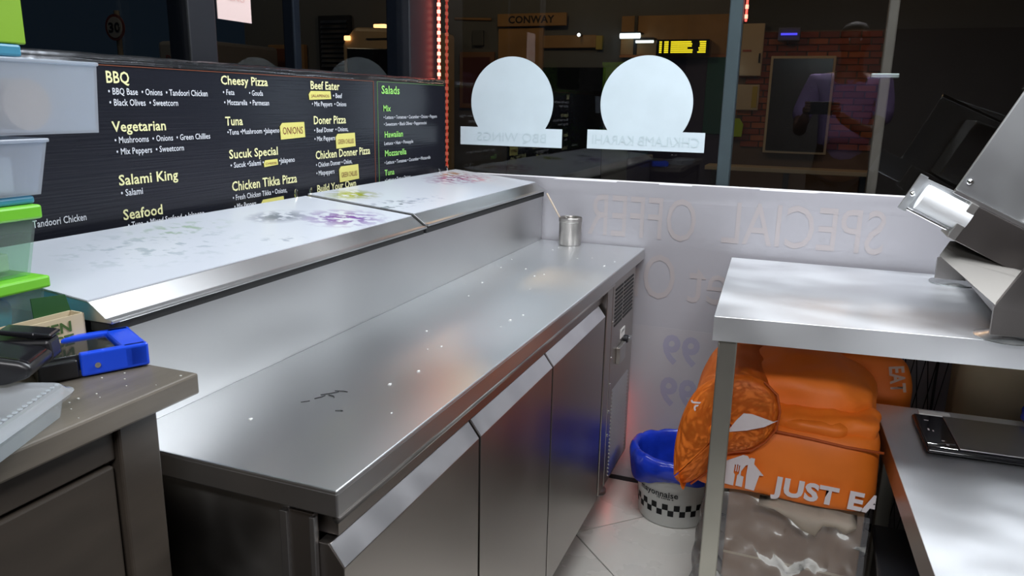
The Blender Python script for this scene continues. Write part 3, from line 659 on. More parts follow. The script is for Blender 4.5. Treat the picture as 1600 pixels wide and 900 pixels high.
text('EAT', (.245, 2.229, .655), (.2, 0, -1), (1, 0, .2), .075, .035, pbr('white_print_shaded', (.5, .36, .28), .6), bg, off=.03)  # same white lettering, shade at the back of the bag put into its colour

# ================================================================== BOX IN FILM, RAG, BLACK BOX
cb = thing('cardboard_carton', 'brown cardboard carton wrapped in clear film under the orange bag', 'carton')
MB().box(-.125, .205, 1.93, 2.34, .003, .362, bev=.004).build('carton', CARD, cb)
MB().box(-.125, .205, 1.928, 2.342, .17, .176).build('tape', CARDL, cb)
g = []
for i in range(25):
    z = .360 - i * .0148; row = []
    for j in range(41):
        x = -.150 + j * .365 / 40; f = i / 24
        yy = 1.905 + .018 * noise.noise(Vector((x * 16, z * 16, 3))) + .010 * noise.noise(Vector((x * 40, z * 40, 1))) - .010 * f
        row.append((x - .03 * f * (1 if j < 8 else 0), yy, max(.004, z)))
    g.append(row)
MB().sheet(g).build('film', FILM, cb, smooth=True)
g = []
for i in range(25):
    z = .364 - i * .0148; row = []
    for j in range(12):
        t = j / 11; row.append((-.150 - .035 * math.sin(t * PI) - .03 * (i / 24) + .016 * noise.noise(Vector((t * 7, z * 18, 8))), 1.90 + t * .12 + .012 * noise.noise(Vector((z * 20, t * 9, 2))), max(.004, z)))
    g.append(row)
MB().sheet(g).build('film', FILM, cb, smooth=True)
rg = MB(); g = []
rp = [((-.045, .306), (-.050, .294)), ((.0, .307), (-.010, .290)), ((.04, .306), (.03, .272)), ((.075, .305), (.062, .246)), ((.095, .304), (.094, .238)), ((.110, .303), (.108, .268)), ((.14, .302), (.138, .272)), ((.165, .300), (.160, .258)), ((.185, .300), (.180, .274))]
for (a, b) in rp:
    row = []
    for k in range(6):
        t = k / 5; row.append((a[0] + (b[0] - a[0]) * t, 1.868 - .014 * math.sin(t * PI) + .004 * noise.noise(Vector((a[0] * 40, t * 5, 0))) + (0.03 if k == 0 else 0), a[1] + (b[1] - a[1]) * t + .066))
    g.append(row)
r_ = rg.sheet(g, .004).build('rag', RAG, smooth=True); tag(r_, 'off-white rag hanging out between the orange bag and the carton', 'rag')
bx = thing('black_crate', 'black plastic crate on the floor under the low steel table', 'crate')
MB().prism([(.245, 1.62, .0), (.245, 1.62, .26), (.262, 1.62, .275), (.55, 1.62, .275), (.55, 1.62, .0)], (0, .40, 0), bev=.006).build('body', BLACK, bx)
MB().box(.235, .56, 1.61, 2.03, .262, .285, bev=.006).build('lid', BLACK, bx)

# ================================================================== MAYONNAISE BUCKET
bk = thing('bucket', 'white mayonnaise bucket with checkered band used as a bin beside the prep counter', 'bucket')
bc = (-.330, 2.392, 0)
MB().lathe([(0, .001), (.112, .001), (.116, .006), (.130, .215), (.134, .216), (.134, .225), (.128, .225), (.113, .010), (0, .010)], bc, 56).build('pail', BUCKET, bk, smooth=True, angle=35)
def rad(z): return .116 + (z - .006) * .014 / .209 + .0008
for row in range(2):
    for k in range(20):
        a0 = 2 * PI * (k * 2 + row) / 40; m = MB(); g = []
        for zz in (.044 + row * .021, .065 + row * .021):
            g.append([(bc[0] + rad(zz) * math.cos(a0 + 2 * PI / 40 * i / 3), bc[1] + rad(zz) * math.sin(a0 + 2 * PI / 40 * i / 3), zz) for i in range(4)])
        if math.sin(a0) < .35: m.sheet(g, -.0004).build('check', PRINTK, bk)
def wraptext(s, aC, zb, width, cap, m):
    o = text(s, (0, 0, 0), (1, 0, 0), (0, 1, 0), width, cap, m, bk, off=.02, res=4)
    for v in o.data.vertices:
        z = zb + v.co.y; r = rad(z) + .0008; a = aC + (v.co.x - width / 2) / r; v.co = (bc[0] + r * math.cos(a), bc[1] + r * math.sin(a), z)
wraptext('mayonnaise', R(-108), .112, .140, .020, PRINTK)
wraptext('10 Litres e', R(-95), .104, .055, .007, PRINTK)
# liner: folded over the rim, ruffled
g = []; prof = [(.108, .06), (.112, .12), (.118, .18), (.122, .225), (.132, .246), (.150, .240), (.157, .215), (.155, .185), (.147, .160), (.143, .150)]
for i, (r0, z0) in enumerate(prof):
    row = []
    for k in range(73):
        a = 2 * PI * (k % 72) / 72; nn = noise.noise(Vector((math.cos(a) * 3, math.sin(a) * 3, z0 * 12))) ; n2 = noise.noise(Vector((math.cos(a) * 9, math.sin(a) * 9, z0 * 22)))
        r = r0 + .007 * nn + .006 * n2 * (1 if i < 6 else .5); z = z0 + (.010 * nn + .006 * n2) * (1 if i > 2 else 0) + (.018 * math.sin(a * 1 + 2.2) + .012 * math.sin(a * 3) if i > 7 else 0)
        y = bc[1] + r * math.sin(a)
        row.append((bc[0] + r * math.cos(a), min(y, 2.527), z))
    g.append(row)
o = MB().sheet(g).build('bin_liner', BLUEBAG, bk, smooth=True)
sb = o.modifiers.new('soft', 'SUBSURF'); sb.levels = 1; sb.render_levels = 1
tag(MB().tube([(-.175, 2.36, .006), (-.182, 2.30, .02), (-.19, 2.24, .09), (-.185, 2.25, .02), (-.17, 2.20, .006), (-.14, 2.14, .006), (-.12, 2.06, .006)], .004, 8).build('cable', BLACK, smooth=True), 'black cable lying on the tiles between the bucket and the table leg', 'cable')

# ================================================================== THINGS UNDER THE TABLE, TO THE RIGHT
k_ = thing('black_bin', 'tall matt black bin behind the orange bag against the banner', 'bin')
MB().prism([(.02, 2.40, 0), (.02, 2.40, .668), (.155, 2.40, .672), (.155, 2.40, 0)], (0, .11, 0), bev=.004).build('body', BLACK, k_)
MB().box(.014, .160, 2.394, 2.516, .672, .70, bev=.004).build('lid', BLACK, k_)
wb = thing('wire_rack', 'black wire mesh rack standing in front of the white banner', 'rack')
m = MB()
for i in range(7):
    x0 = .175 + i * .030
    m.tube([(x0, 2.475, .02), (x0 + .09, 2.475, .76)], .0014, 5); m.tube([(x0 + .09, 2.478, .02), (x0, 2.478, .76)], .0014, 5)
m.build('wire', BLACK, wb)['kind'] = 'stuff'
MB().tube([(.165, 2.476, .0), (.165, 2.476, .77), (.40, 2.476, .77), (.40, 2.476, 0)], .004, 8).build('frame', BLACK, wb)
pb = thing('paper_sack', 'open brown paper sack standing behind the low table', 'sack')
g = []
for i in range(14):
    z = i * .058; row = []
    for k in range(33):
        a = 2 * PI * (k % 32) / 32; c_, s_ = math.cos(a), math.sin(a); q_ = (abs(c_) ** 4 + abs(s_) ** 4) ** (-.25)
        n = .012 * noise.noise(Vector((c_ * 3, s_ * 3, z * 9)))
        row.append((.535 + (.105 + n) * c_ * q_, 2.385 + (.085 + n) * s_ * q_, .003 + z))
    g.append(row)
MB().sheet(g, .0015).build('paper', CARDL, pb, smooth=True)
bl = thing('blue_bag', 'crumpled dark blue plastic bag beyond the low table at the right edge', 'bag')
lump(.545, .80, 2.10, 2.25, .562, .62, p=2.6, amp=.022, s=11, seed=4).build('film', BLUEBAG, bl, smooth=True)
tag(MB().box(.325, .400, 2.170, 2.200, .5505, .556, bev=.001).build('paper_strip', PAPER), 'white strip of card lying at the back edge of the low steel table', 'card')

# ================================================================== WOODEN CABINET
cbn = thing('wooden_cabinet', 'grey-brown stained wooden cabinet in the left foreground', 'cabinet')
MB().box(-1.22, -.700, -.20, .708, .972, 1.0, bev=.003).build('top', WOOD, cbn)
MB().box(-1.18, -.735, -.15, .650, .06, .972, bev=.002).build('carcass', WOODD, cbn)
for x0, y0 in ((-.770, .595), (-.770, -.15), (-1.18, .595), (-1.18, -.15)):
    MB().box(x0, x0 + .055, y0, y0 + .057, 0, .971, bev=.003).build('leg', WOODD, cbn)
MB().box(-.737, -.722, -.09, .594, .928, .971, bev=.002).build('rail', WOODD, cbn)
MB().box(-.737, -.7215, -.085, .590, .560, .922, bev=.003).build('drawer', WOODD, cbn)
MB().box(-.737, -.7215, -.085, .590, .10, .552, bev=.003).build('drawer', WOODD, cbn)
SPECK = pbr('pale_speck', (.5, .5, .46), .7); sp = MB(); random.seed(11)
for i in range(22):
    x = random.uniform(-.80, -.71); y = random.uniform(.45, .69); s = random.uniform(.0005, .0012); sp.box(x - s, x + s, y - s, y + s, 1.0001, 1.0001 + s)
tag(sp.build('crumbs', SPECK), 'pale specks scattered on the wooden cabinet top', 'crumbs', kind='stuff')

# things on the cabinet -------------------------------------------------
def tub(name, label, x1, y1, z0, z1, body, lidm, lh, taper=.010, depth=.24, length=.42, cat='storage box', group='plastic storage boxes stacked on the cabinet', lidout=.006):
    t = thing(name, label, cat, group)
    m = MB(); th = .0022
    def ring(x0, x1_, y0, y1_, z): return [(x0, y0, z), (x1_, y0, z), (x1_, y1_, z), (x0, y1_, z)]
    X0, Y0_ = x1 - depth, y1 - length
    lo = ring(X0 + taper, x1 - taper, Y0_ + taper, y1 - taper, z0 + .001); hi = ring(X0, x1, Y0_, y1, z1 - lh)
    hi2 = ring(X0 + th, x1 - th, Y0_ + th, y1 - th, z1 - lh); lo2 = ring(X0 + taper + th, x1 - taper - th, Y0_ + taper + th, y1 - taper - th, z0 + .004)
    V = [[m.bm.verts.new(p) for p in r] for r in (lo, hi, hi2, lo2)]
    for a, b in ((0, 1), (1, 2), (2, 3)):
        for i in range(4): m.bm.faces.new((V[a][i], V[a][(i + 1) % 4], V[b][(i + 1) % 4], V[b][i]))
    m.bm.faces.new(V[0][::-1]); m.bm.faces.new(V[3]); bmesh.ops.recalc_face_normals(m.bm, faces=m.bm.faces[:])
    ve = [e for e in m.bm.edges if abs(e.verts[0].co.z - e.verts[1].co.z) > .01 and False]
    m.build('tub', body, t)
    MB().box(X0 - .002, x1 + .002, Y0_ - .002, y1 + .002, z1 - lh - .005, z1 - lh, bev=.0015).build('rim', body, t) if lidm is None else MB().box(X0 - lidout, x1 + lidout, Y0_ - lidout, y1 + lidout, z1 - lh, z1, bev=.003).build('lid', lidm, t)
    return t
tub('storage_box', 'clear storage box of blue tissue with a green lid, lowest of the stack', -.922, .681, 1.001, 1.110, FROSTG, GREENL, .016, depth=.26)
tub('storage_box', 'clear storage box of papers with a green lid, second from the bottom', -.925, .684, 1.1105, 1.202, FROSTG, GREENL, .018, depth=.26)
tag(MB().box(-1.19, -.930, .26, .690, 1.2025, 1.2125, bev=.003).build('loose_lid', TEAL), 'flat teal lid lying between the green lid and the frosted tub', 'lid')
tub('storage_box', 'frosted tub of folded paper, third from the bottom of the stack', -.916, .706, 1.213, 1.288, FROST, None, .003, depth=.27)
tub('storage_box', 'large frosted tub holding rolls, jutting out of the stack', -.914, .790, 1.2885, 1.383, FROST, None, .001, taper=.004, depth=.28, length=.54)
tag(MB().box(-1.18, -.925, .26, .694, 1.3835, 1.398, bev=.003).build('loose_lid', TEAL), 'flat blue lid under the lime green box on top of the stack', 'lid')
gb = thing('lime_box', 'lime green box on the very top of the stack', 'box')
MB().box(-1.18, -.926, .26, .702, 1.3985, 1.55, bev=.002).build('body', LIMEB, gb)
MB().box(-1.185, -.922, .255, .706, 1.5505, 1.57, bev=.002).build('lid', LIMEB, gb)
# contents
o = lump(-1.15, -.942, .36, .666, 1.008, 1.088, p=6, amp=.012, s=14, seed=2).build('blue_tissue', BLUETISSUE, smooth=True); tag(o, 'crumpled bright blue tissue inside the lowest storage box', 'tissue')
for k, (a, b, z, ry) in enumerate(((.52, .655, 1.122, .10), (.42, .61, 1.146, -.05), (.36, .50, 1.120, .05))):
    o = MB().box(-.10, .105, a, b, 0, .022, bev=.002, M=Matrix.Translation((-1.05, 0, z)) @ Matrix.Rotation(ry * .3, 4, 'Y')).build('paper_wad', PAPER)
    tag(o, ['folded white paper at the far end of the second storage box', 'folded white paper in the middle of the second storage box', 'folded white paper at the near end of the second storage box'][k], 'paper')
tag(MB().box(-1.15, -.935, .30, .670, 1.218, 1.262, bev=.004).build('napkin_stack', PAPER), 'stack of folded white paper inside the frosted tub', 'paper stack')
for k, (y, c_) in enumerate(((.700, (.62, .42, .28)), (.610, (.42, .26, .15)), (.53, (.75, .62, .35)))):
    t = thing('paper_roll', ['cream paper roll at the far end of the large frosted tub', 'tan paper roll in the middle of the large frosted tub', 'cream paper roll at the near end of the large frosted tub'][k], 'roll', 'paper rolls in the large frosted tub')
    MB().lathe([(.018, 0), (.032, 0), (.032, .22), (.018, .22)], (-.935, y, 1.326), 24, Matrix.Rotation(-PI / 2, 3, 'Y')).build('paper', pbr('roll_paper', c_, .8), t, smooth=True, angle=40)
    MB().lathe([(.016, .001), (.018, .001), (.018, .219), (.016, .219)], (-.935, y, 1.326), 20, Matrix.Rotation(-PI / 2, 3, 'Y')).build('core', CARD, t, smooth=True, angle=40)

# small carton with green lettering and raised green flap
gc = thing('small_carton', 'open tan carton with green lettering between the stack and the prep counter', 'carton')
Mc = Matrix.Translation((-.882, .702, 1.001)) @ Matrix.Rotation(R(86), 4, 'Z')
def Pc(p): return Mc @ Vector(p)
W_, D_, H_ = .13, .026, .058
MB().box(-W_, 0, 0, .002, 0, H_, M=Mc).box(-W_, 0, D_ - .002, D_, 0, H_, M=Mc).box(-.002, 0, 0, D_, 0, H_, M=Mc).box(-W_, -W_ + .002, 0, D_, 0, H_, M=Mc).box(-W_, 0, 0, D_, 0, .002, M=Mc).build('body', CARDL, gc)
MB().prism([Pc((-.050, D_, H_)), Pc((0, D_, H_)), Pc((-.004, D_ + .002, H_ + .022)), Pc((-.050, D_ + .002, H_ + .026))], (-.0015, 0, 0)).build('flap', GREENCARD, gc)
text('GREEN', Pc((-.090, -.0012, .0385)), Mc.to_3x3() @ Vector((1, 0, 0)), (0, 0, 1), .070, .013, GREENINK, gc, off=.03)
text('EFFECT', Pc((-.092, -.0012, .0215)), Mc.to_3x3() @ Vector((1, 0, 0)), (0, 0, 1), .074, .0125, GREENINK, gc, off=.02)

# blue and smoked plastic dispenser
bd = thing('blue_dispenser', 'blue and smoked black plastic dispenser on the corner of the wooden cabinet', 'dispenser')
Mb = Matrix.Translation((-.772, .703, 1.001)) @ Matrix.Rotation(R(62), 4, 'Z')
# local: x runs back from the far corner towards the viewer, y goes left
def bbx(n, m, a, b, c_, d, e, f, bev=.003): return MB().box(a, b, c_, d, e, f, bev=bev, seg=3, M=Mb).build(n, m, bd)
bbx('cover', BLUEP, -.080, -.001, .001, .012, .001, .031)
bbx('cover', BLUEP, -.032, -.001, .001, .095, .001, .031, .004)
bbx('cover', BLUEP, -.105, -.001, .082, .095, .004, .031)
bbx('smoked_case', SMOKE, -.120, -.033, .0125, .081, .002, .027)
bbx('base', BLACK, -.125, -.004, .004, .088, 0, .010)
bbx('smoked_front', BLACK, -.126, -.082, .002, .080, .001, .024)
MB().lathe([(.0035, 0), (.0035, .002), (.001, .002)], Mb @ Vector((-.062, .0005, .014)), 12, (Mb.to_3x3() @ Matrix.Rotation(PI / 2, 3, 'X'))).build('screw', CHROME, bd)

# clear takeaway container with a black card reader on it
tc_ = thing('takeaway_container', 'clear plastic takeaway container with lid under the black card reader', 'container')
Mt = Matrix.Translation((-.728, .563, 1.001)) @ Matrix.Rotation(R(24), 4, 'Z')
m = MB(); V = []
def rr(x0, x1, y0, y1, z, r, n=5):
    out = []
    for cx_, cy_, a0 in ((x1 - r, y1 - r, 0), (x0 + r, y1 - r, 90), (x0 + r, y0 + r, 180), (x1 - r, y0 + r, 270)):
        for k in range(n): a = R(a0 + 90 * k / (n - 1)); out.append(Mt @ Vector((cx_ + r * math.cos(a), cy_ + r * math.sin(a), z)))
    return out
def loft(rings, cap0=True, cap1=True):
    m = MB(); V = [[m.bm.verts.new(p) for p in r] for r in rings]; n = len(V[0])
    for a, b in zip(V, V[1:]):
        for i in range(n): m.bm.faces.new((a[i], a[(i + 1) % n], b[(i + 1) % n], b[i]))
    if cap0: m.bm.faces.new(V[0][::-1])
    if cap1: m.bm.faces.new(V[-1])
    bmesh.ops.recalc_face_normals(m.bm, faces=m.bm.faces[:]); return m
loft([rr(-.128, -.012, -.155, -.010, 0, .014), rr(-.133, -.007, -.16, -.005, .026, .018)], True, False).build('tray', CLEARP, tc_, smooth=True, angle=40)
loft([rr(-.138, 0, -.167, 0, .0225, .020), rr(-.140, .002, -.169, .002, .027, .021), rr(-.136, -.003, -.163, -.003, .029, .019), rr(-.132, -.007, -.159, -.007, .034, .017), rr(-.127, -.012, -.154, -.012, .0345, .014), rr(-.122, -.017, -.149, -.017, .0315, .012)], False, True).build('lid', CLEARP, tc_, smooth=True, angle=40)
rb_ = MB()
for i in range(16): rb_.box(-.0165, -.0125, -.145 + i * .0085, -.142 + i * .0085, .0345, .0358, M=Mt)
rb_.build('rib', CLEARP, tc_)['kind'] = 'stuff'
cr_ = thing('card_reader', 'black card reader resting on the clear takeaway container', 'card reader')
Mr = Matrix.Translation((-.785, .583, 1.0365)) @ Matrix.Rotation(R(32), 4, 'Z')
def pr(pts, y0, y1, bev): return MB().prism([Mr @ Vector((x, y0, z * .72)) for x, z in pts], (Mr.to_3x3() @ Vector((0, y1 - y0, 0))), bev=bev)
pr([(-.155, 0), (-.03, 0), (-.006, .010), (0, .026), (-.012, .036), (-.10, .060), (-.155, .060)], -.062, .0, .005).build('body', BLACK, cr_, smooth=True, angle=50)
pr([(-.15, .0605), (-.10, .0612), (-.014, .0385), (-.006, .034), (-.004, .030), (-.014, .034), (-.10, .056), (-.15, .056)], -.056, -.006, .002).build('trim', GLOSSBLACK, cr_)
pr([(-.060, .052), (-.022, .043), (-.004, .044), (-.004, .050), (-.022, .054), (-.060, .060)], .004, .034, .003).build('paper_flap', GLOSSBLACK, cr_)
pr([(-.155, .002), (-.012, .002), (-.004, .012), (-.006, .042), (-.155, .046)], .002, .032, .004).build('side_block', BLACK, cr_)
# ear bud
eb = thing('earphone', 'white earphone bud with a thin dark cord at the near edge of the cabinet top', 'earphone')
MB().lathe([(0, 0), (.0035, .0005), (.0048, .003), (.0048, .007), (.003, .010), (0, .0105)], (-.781, .499, 1.0055), 18, Matrix.Rotation(PI / 2, 3, 'Y')).build('bud', WHITE_NYLON, eb, smooth=True)
MB().tube([(-.778, .500, 1.006), (-.785, .507, 1.009), (-.80, .515, 1.004), (-.82, .49, 1.002), (-.85, .46, 1.002)], .0013, 6).build('cord', pbr('navy_cord', (.02, .03, .09), .5), eb)
# ================================================================== THE PERSON WITH THE PHONE (seen mirrored in the window)
def skinned(name, verts, edges, m, parent, root=0, sub=2):
    bm = bmesh.new(); lay = bm.verts.layers.skin.verify(); vs = []
    for i, (p, r) in enumerate(verts):
        v = bm.verts.new(p); rr_ = r if isinstance(r, tuple) else (r, r); v[lay].radius = rr_; v[lay].use_root = (i == root); vs.append(v)
    for a, b in edges: bm.edges.new((vs[a], vs[b]))
    me = bpy.data.meshes.new(name); bm.to_mesh(me); bm.free()
    o = newobj(name, me, parent, m); s = o.modifiers.new('skin', 'SKIN'); s.use_smooth_shade = True
    u = o.modifiers.new('sub', 'SUBSURF'); u.levels = 1; u.render_levels = sub; return o
pe = thing('person', 'person in a lilac polo shirt holding up a phone, mirrored in the dark front window', 'person')
px, py = .15, -.46
def B(x, y, z): return (px + x, py + y, z)
body = [(B(0, 0, 1.00), (.15, .11)), (B(0, .01, 1.18), (.15, .11)), (B(0, .02, 1.36), (.17, .12)), (B(0, .01, 1.50), (.13, .09)), (B(0, .02, 1.58), .062), (B(0, .05, 1.66), .07), (B(0, .05, 1.75), .09), (B(0, .04, 1.83), .065),
        (B(-.19, 0, 1.50), .062), (B(-.27, .10, 1.28), .050), (B(-.27, .22, 1.19), .044), (B(-.245, .36, 1.27), .032), (B(-.235, .40, 1.31), .026),
        (B(.19, 0, 1.50), .062), (B(.20, .12, 1.28), .050), (B(.14, .22, 1.19), .044), (B(-.01, .36, 1.27), .032), (B(-.055, .40, 1.31), .026),
        (B(-.10, 0, .92), .095), (B(-.12, .02, .50), .062), (B(-.12, -.01, .10), .040), (B(-.13, .10, .05), .036),
        (B(.10, 0, .92), .095), (B(.12, .02, .50), .062), (B(.12, -.01, .10), .040), (B(.13, .10, .05), .036)]
be = [(0, 1), (1, 2), (2, 3), (3, 4), (4, 5), (5, 6), (6, 7), (3, 8), (8, 9), (9, 10), (10, 11), (11, 12), (3, 13), (13, 14), (14, 15), (15, 16), (16, 17), (0, 18), (18, 19), (19, 20), (20, 21), (0, 22), (22, 23), (23, 24), (24, 25)]
skinned('body', body, be, SKIN, pe)
sh_ = [(B(0, 0, .95), (.17, .135)), (B(0, .01, 1.18), (.17, .13)), (B(0, .02, 1.36), (.19, .14)), (B(0, .01, 1.51), (.145, .105)), (B(-.20, 0, 1.50), .078), (B(-.262, .08, 1.32), .068), (B(-.275, .14, 1.25), .064), (B(.20, 0, 1.50), .078), (B(.215, .09, 1.32), .068), (B(.20, .15, 1.25), .064)]
skinned('polo_shirt', sh_, [(0, 1), (1, 2), (2, 3), (3, 4), (4, 5), (5, 6), (3, 7), (7, 8), (8, 9)], SHIRT, pe)
skinned('trousers', [(B(0, 0, .98), (.165, .125)), (B(-.10, 0, .88), .115), (B(-.12, .02, .50), .085), (B(-.12, -.01, .10), .07), (B(.10, 0, .88), .115), (B(.12, .02, .50), .085), (B(.12, -.01, .10), .07)], [(0, 1), (1, 2), (2, 3), (0, 4), (4, 5), (5, 6)], TROUS, pe)
for s in (-1, 1):
    sh2 = MB().box(px + s * .125 - .045, px + s * .125 + .045, py - .08, py + .19, .0, .075, bev=.03, seg=3).build('shoe', BLACK, pe, smooth=True)
hd = MB().lathe([(0, -.12), (.045, -.112), (.068, -.075), (.078, -.02), (.080, .03), (.072, .075), (.048, .107), (0, .12)], B(0, .055, 1.745), 28)
for v in hd.bm.verts: v.co.y = (v.co.y - (py + .055)) * 1.18 + py + .055
hd.build('head', SKIN, pe, smooth=True)
hr = MB().lathe([(.079, .01), (.088, .03), (.082, .078), (.055, .113), (0, .128)], B(0, .040, 1.748), 28)
for v in hr.bm.verts: v.co.y = (v.co.y - (py + .040)) * 1.18 + py + .040 - max(0, .05 - (v.co.z - 1.748)) * .5 * (1 if v.co.y > py else 0)
hr.build('hair', HAIR, pe, smooth=True)
MB().prism([B(-.004, .145, 1.765), B(-.016, .150, 1.715), B(.016, .150, 1.715), B(.004, .145, 1.765)], (0, .022, -.004), bev=.004).build('nose', SKIN, pe, smooth=True)
for s in (-1, 1):
    MB().lathe([(0, 0), (.011, .002), (.008, .006), (0, .008)], B(s * .030, .135, 1.760), 14, Matrix.Rotation(-PI / 2, 3, 'X')).build('eye', PRINTW, pe, smooth=True)
    MB().box(px + s * .030 - .018, px + s * .030 + .018, py + .138, py + .150, 1.778, 1.785, bev=.002).build('eyebrow', HAIR, pe)
    MB().box(px + s * .081 - .008, px + s * .081 + .008, py + .03, py + .065, 1.715, 1.775, bev=.006).build('ear', SKIN, pe, smooth=True)
MB().tube([B(-.024, .142, 1.688), B(0, .150, 1.690), B(.024, .142, 1.688)], .004, 8).build('mouth', pbr('lips', (.16, .06, .05), .5), pe, smooth=True)
MB().tube([B(-.075, -.03, 1.545), B(-.06, .06, 1.53), B(0, .10, 1.50), B(.06, .06, 1.53), B(.075, -.03, 1.545)], .013, 8).build('collar', SHIRT, pe, smooth=True)
# hands: palm plus five fingers each, closed on the ends of the phone
for s, hx_ in ((-1, -.085), (1, .085)):
    P0 = Vector((hx_, -.052, 1.315))
    pv = [((P0.x, P0.y - .015, 1.300), .022), ((P0.x + s * .003, P0.y - .004, 1.325), (.026, .014)), ((P0.x + s * .002, P0.y + .002, 1.350), (.024, .012))]
    skinned('palm', pv, [(0, 1), (1, 2)], SKIN, pe, sub=1)
    for k in range(4):
        z = 1.318 + k * .0165; l = (.9, 1, .95, .75)[k]
        skinned('finger', [((P0.x, P0.y + .006, z), .009), ((P0.x + s * .010, P0.y + .030 * l, z + .003), .0085), ((P0.x - s * .004, P0.y + .042 * l, z + .004), .008), ((P0.x - s * .022 * l, P0.y + .042, z + .004), .007)], [(0, 1), (1, 2), (2, 3)], SKIN, pe, sub=1)
    skinned('thumb', [((P0.x, P0.y - .008, 1.310), .011), ((P0.x - s * .018, P0.y + .006, 1.312), .010), ((P0.x - s * .034, P0.y + .012, 1.325), .008)], [(0, 1), (1, 2)], SKIN, pe, sub=1)
ph = thing('phone', 'dark phone held sideways by the person mirrored in the window', 'phone')
MB().box(-.078, .078, -.030, -.021, 1.302, 1.378, bev=.003).build('body', BLACK, ph)
MB().box(-.074, .074, -.0315, -.030, 1.306, 1.374).build('screen', emit('dim_screen', (.5, .55, .6), .5), ph)

# ================================================================== OUTSIDE: STREET AT NIGHT
ASPH = pbr('asphalt', (.04, .038, .036), .7, 0, var=.2, vscale=3)
structure(MB().box(-16, 8, 2.72, 16, -.30, -.12).build('ground', ASPH))
GREYW = pbr('slate_rendered_wall', (.13, .145, .165), .8, 0, var=.08, vscale=1.5)
BRKJ = pbr('mortar', (.14, .10, .08), .9)
BRK = [pbr('brick_red', (.28, .06, .03), .8, 0, var=.2, vscale=4), pbr('brick_dark', (.19, .045, .03), .8, 0, var=.2, vscale=4), pbr('brick_orange', (.40, .12, .05), .8, 0, var=.2, vscale=4)]
GLOOM = pbr('unlit_shop_glass', (.012, .013, .016), .15)
TAN = pbr('tan_board', (.36, .22, .10), .7, 0, var=.15, vscale=3)
CREAM = pbr('cream_enamel', (.58, .50, .36), .5)
sf = thing('shop_building', 'grey rendered shop building across the street', 'building')
MB().box(-8.4, -1.02, 10.0, 10.4, -.12, 5.0).build('wall', GREYW, sf)
MB().box(-4.0, -2.65, 9.96, 10.0, .2, 1.80, bev=.01).build('shutter', GLOOM, sf)
MB().box(-1.02, 3.5, 10.0, 10.4, 2.22, 5.0).build('upper_wall', pbr('dim_upper_wall', (.05, .06, .065), .8), sf)
MB().box(-4.14, -3.50, 9.94, 10.0, 1.70, 2.30, bev=.01).box(-3.50, -2.78, 9.94, 10.0, 2.04, 2.20, bev=.01).build('tan_panel', TAN, sf)
MB().box(.62, 3.5, 10.0, 10.4, -.12, 2.22).build('dark_wall', pbr('unlit_wall', (.012, .012, .014), .8), sf)
wn = MB().box(-2.46, -1.10, 9.95, 10.0, 1.95, 2.42, bev=.01).build('window', TAN, sf)
MB().box(-2.29, -2.25, 9.93, 9.95, 1.95, 2.42).build('glazing_bar', FRAME, wn)
MB().box(-2.46, -1.10, 9.93, 9.95, 1.92, 1.95).build('sill', pbr('rusty_sill', (.35, .14, .05), .6), wn)
MB().box(-2.30, -1.10, 9.95, 10.0, .3, 1.90, bev=.01).build('window', pbr('violet_lit_glass', (.06, .06, .12), .2), sf)
MB().box(-1.36, -1.12, 9.93, 9.95, 1.0, 1.93, bev=.01).build('poster', pbr('teal_poster', (.01, .10, .10), .5), sf)
MB().box(-4.72, -4.20, 9.95, 10.0, 1.25, 2.0, bev=.01).build('poster_case', pbr('brown_poster_case', (.22, .12, .07), .5), sf)
MB().box(-4.66, -4.26, 9.94, 9.95, 1.32, 1.93).build('poster', pbr('dark_red_poster', (.10, .03, .03), .4), sf)
MB().box(-4.52, -4.36, 9.93, 10.0, 2.08, 2.28, bev=.01).build('meter_box', pbr('grey_meter', (.08, .09, .10), .5), sf)
MB().box(-2.78, -2.70, 9.94, 10.0, 2.02, 2.19).build('yellow_panel', pbr('dim_yellow_panel', (.42, .34, .08), .6), sf)
sg = thing('street_sign', 'tan signboard reading CONWAY on the building across the street', 'sign')
MB().box(-4.13, -3.17, 9.88, 9.93, 2.315, 2.475, bev=.008).build('board', TAN, sg)
text('CONWAY', (-3.97, 9.878, 2.355), (1, 0, 0), (0, 0, 1), .64, .085, PRINTK, sg, off=.03)
tag(cylo := MB().tube([(-4.80, 9.981, 2.44), (-4.26, 9.981, 2.42)], .018, 8).build('pole_bracket', TAN, smooth=True), 'tan horizontal pole left of the tan street signboard', 'pole')
def lamp(label, x, y, z, r, m, cat='lamp', group='small lamps across the street'):
    t = thing('street_light', label, cat, group); MB().lathe([(0, -r), (r * .8, -r * .6), (r, 0), (r * .8, r * .6), (0, r)], (x, y, z), 12).build('bulb', m, t, smooth=True)
    MB().box(x - r * .5, x + r * .5, y + r * .9, 9.999, z - r * .5, z + r * .5).build('holder', BLACK, t)
lamp('small white lamp right of the tan signboard', -2.97, 9.8, 2.19, .022, WHITEL)
lamp('small white lamp beside the wide grey mullion', -1.02, 9.8, 1.75, .018, WHITEL)
for k, (a, b, z) in enumerate(((-2.42, -2.17, 2.165), (-2.22, -2.0, 2.095))):
    t = thing('tube_light', ['upper and longer white tube light across the street', 'lower white tube light across the street'][k], 'tube light', 'white tube lights across the street')
    MB().tube([(a, 9.75, z), (b, 9.75, z)], .032 if k == 0 else .016, 10).build('tube', TUBEW, t, smooth=True); MB().box(a, b, 9.76, 9.949, z + .03, z + .05).build('batten', FRAME, t)
db = thing('display_board', 'dark board of glowing yellow text lines outside, for one mirrored in the glass', 'display')
MB().box(-1.97, -1.33, 9.78, 9.949, 1.93, 2.12, bev=.006).build('housing', GLOOM, db)  # reflected order board rebuilt as a solid sign outside
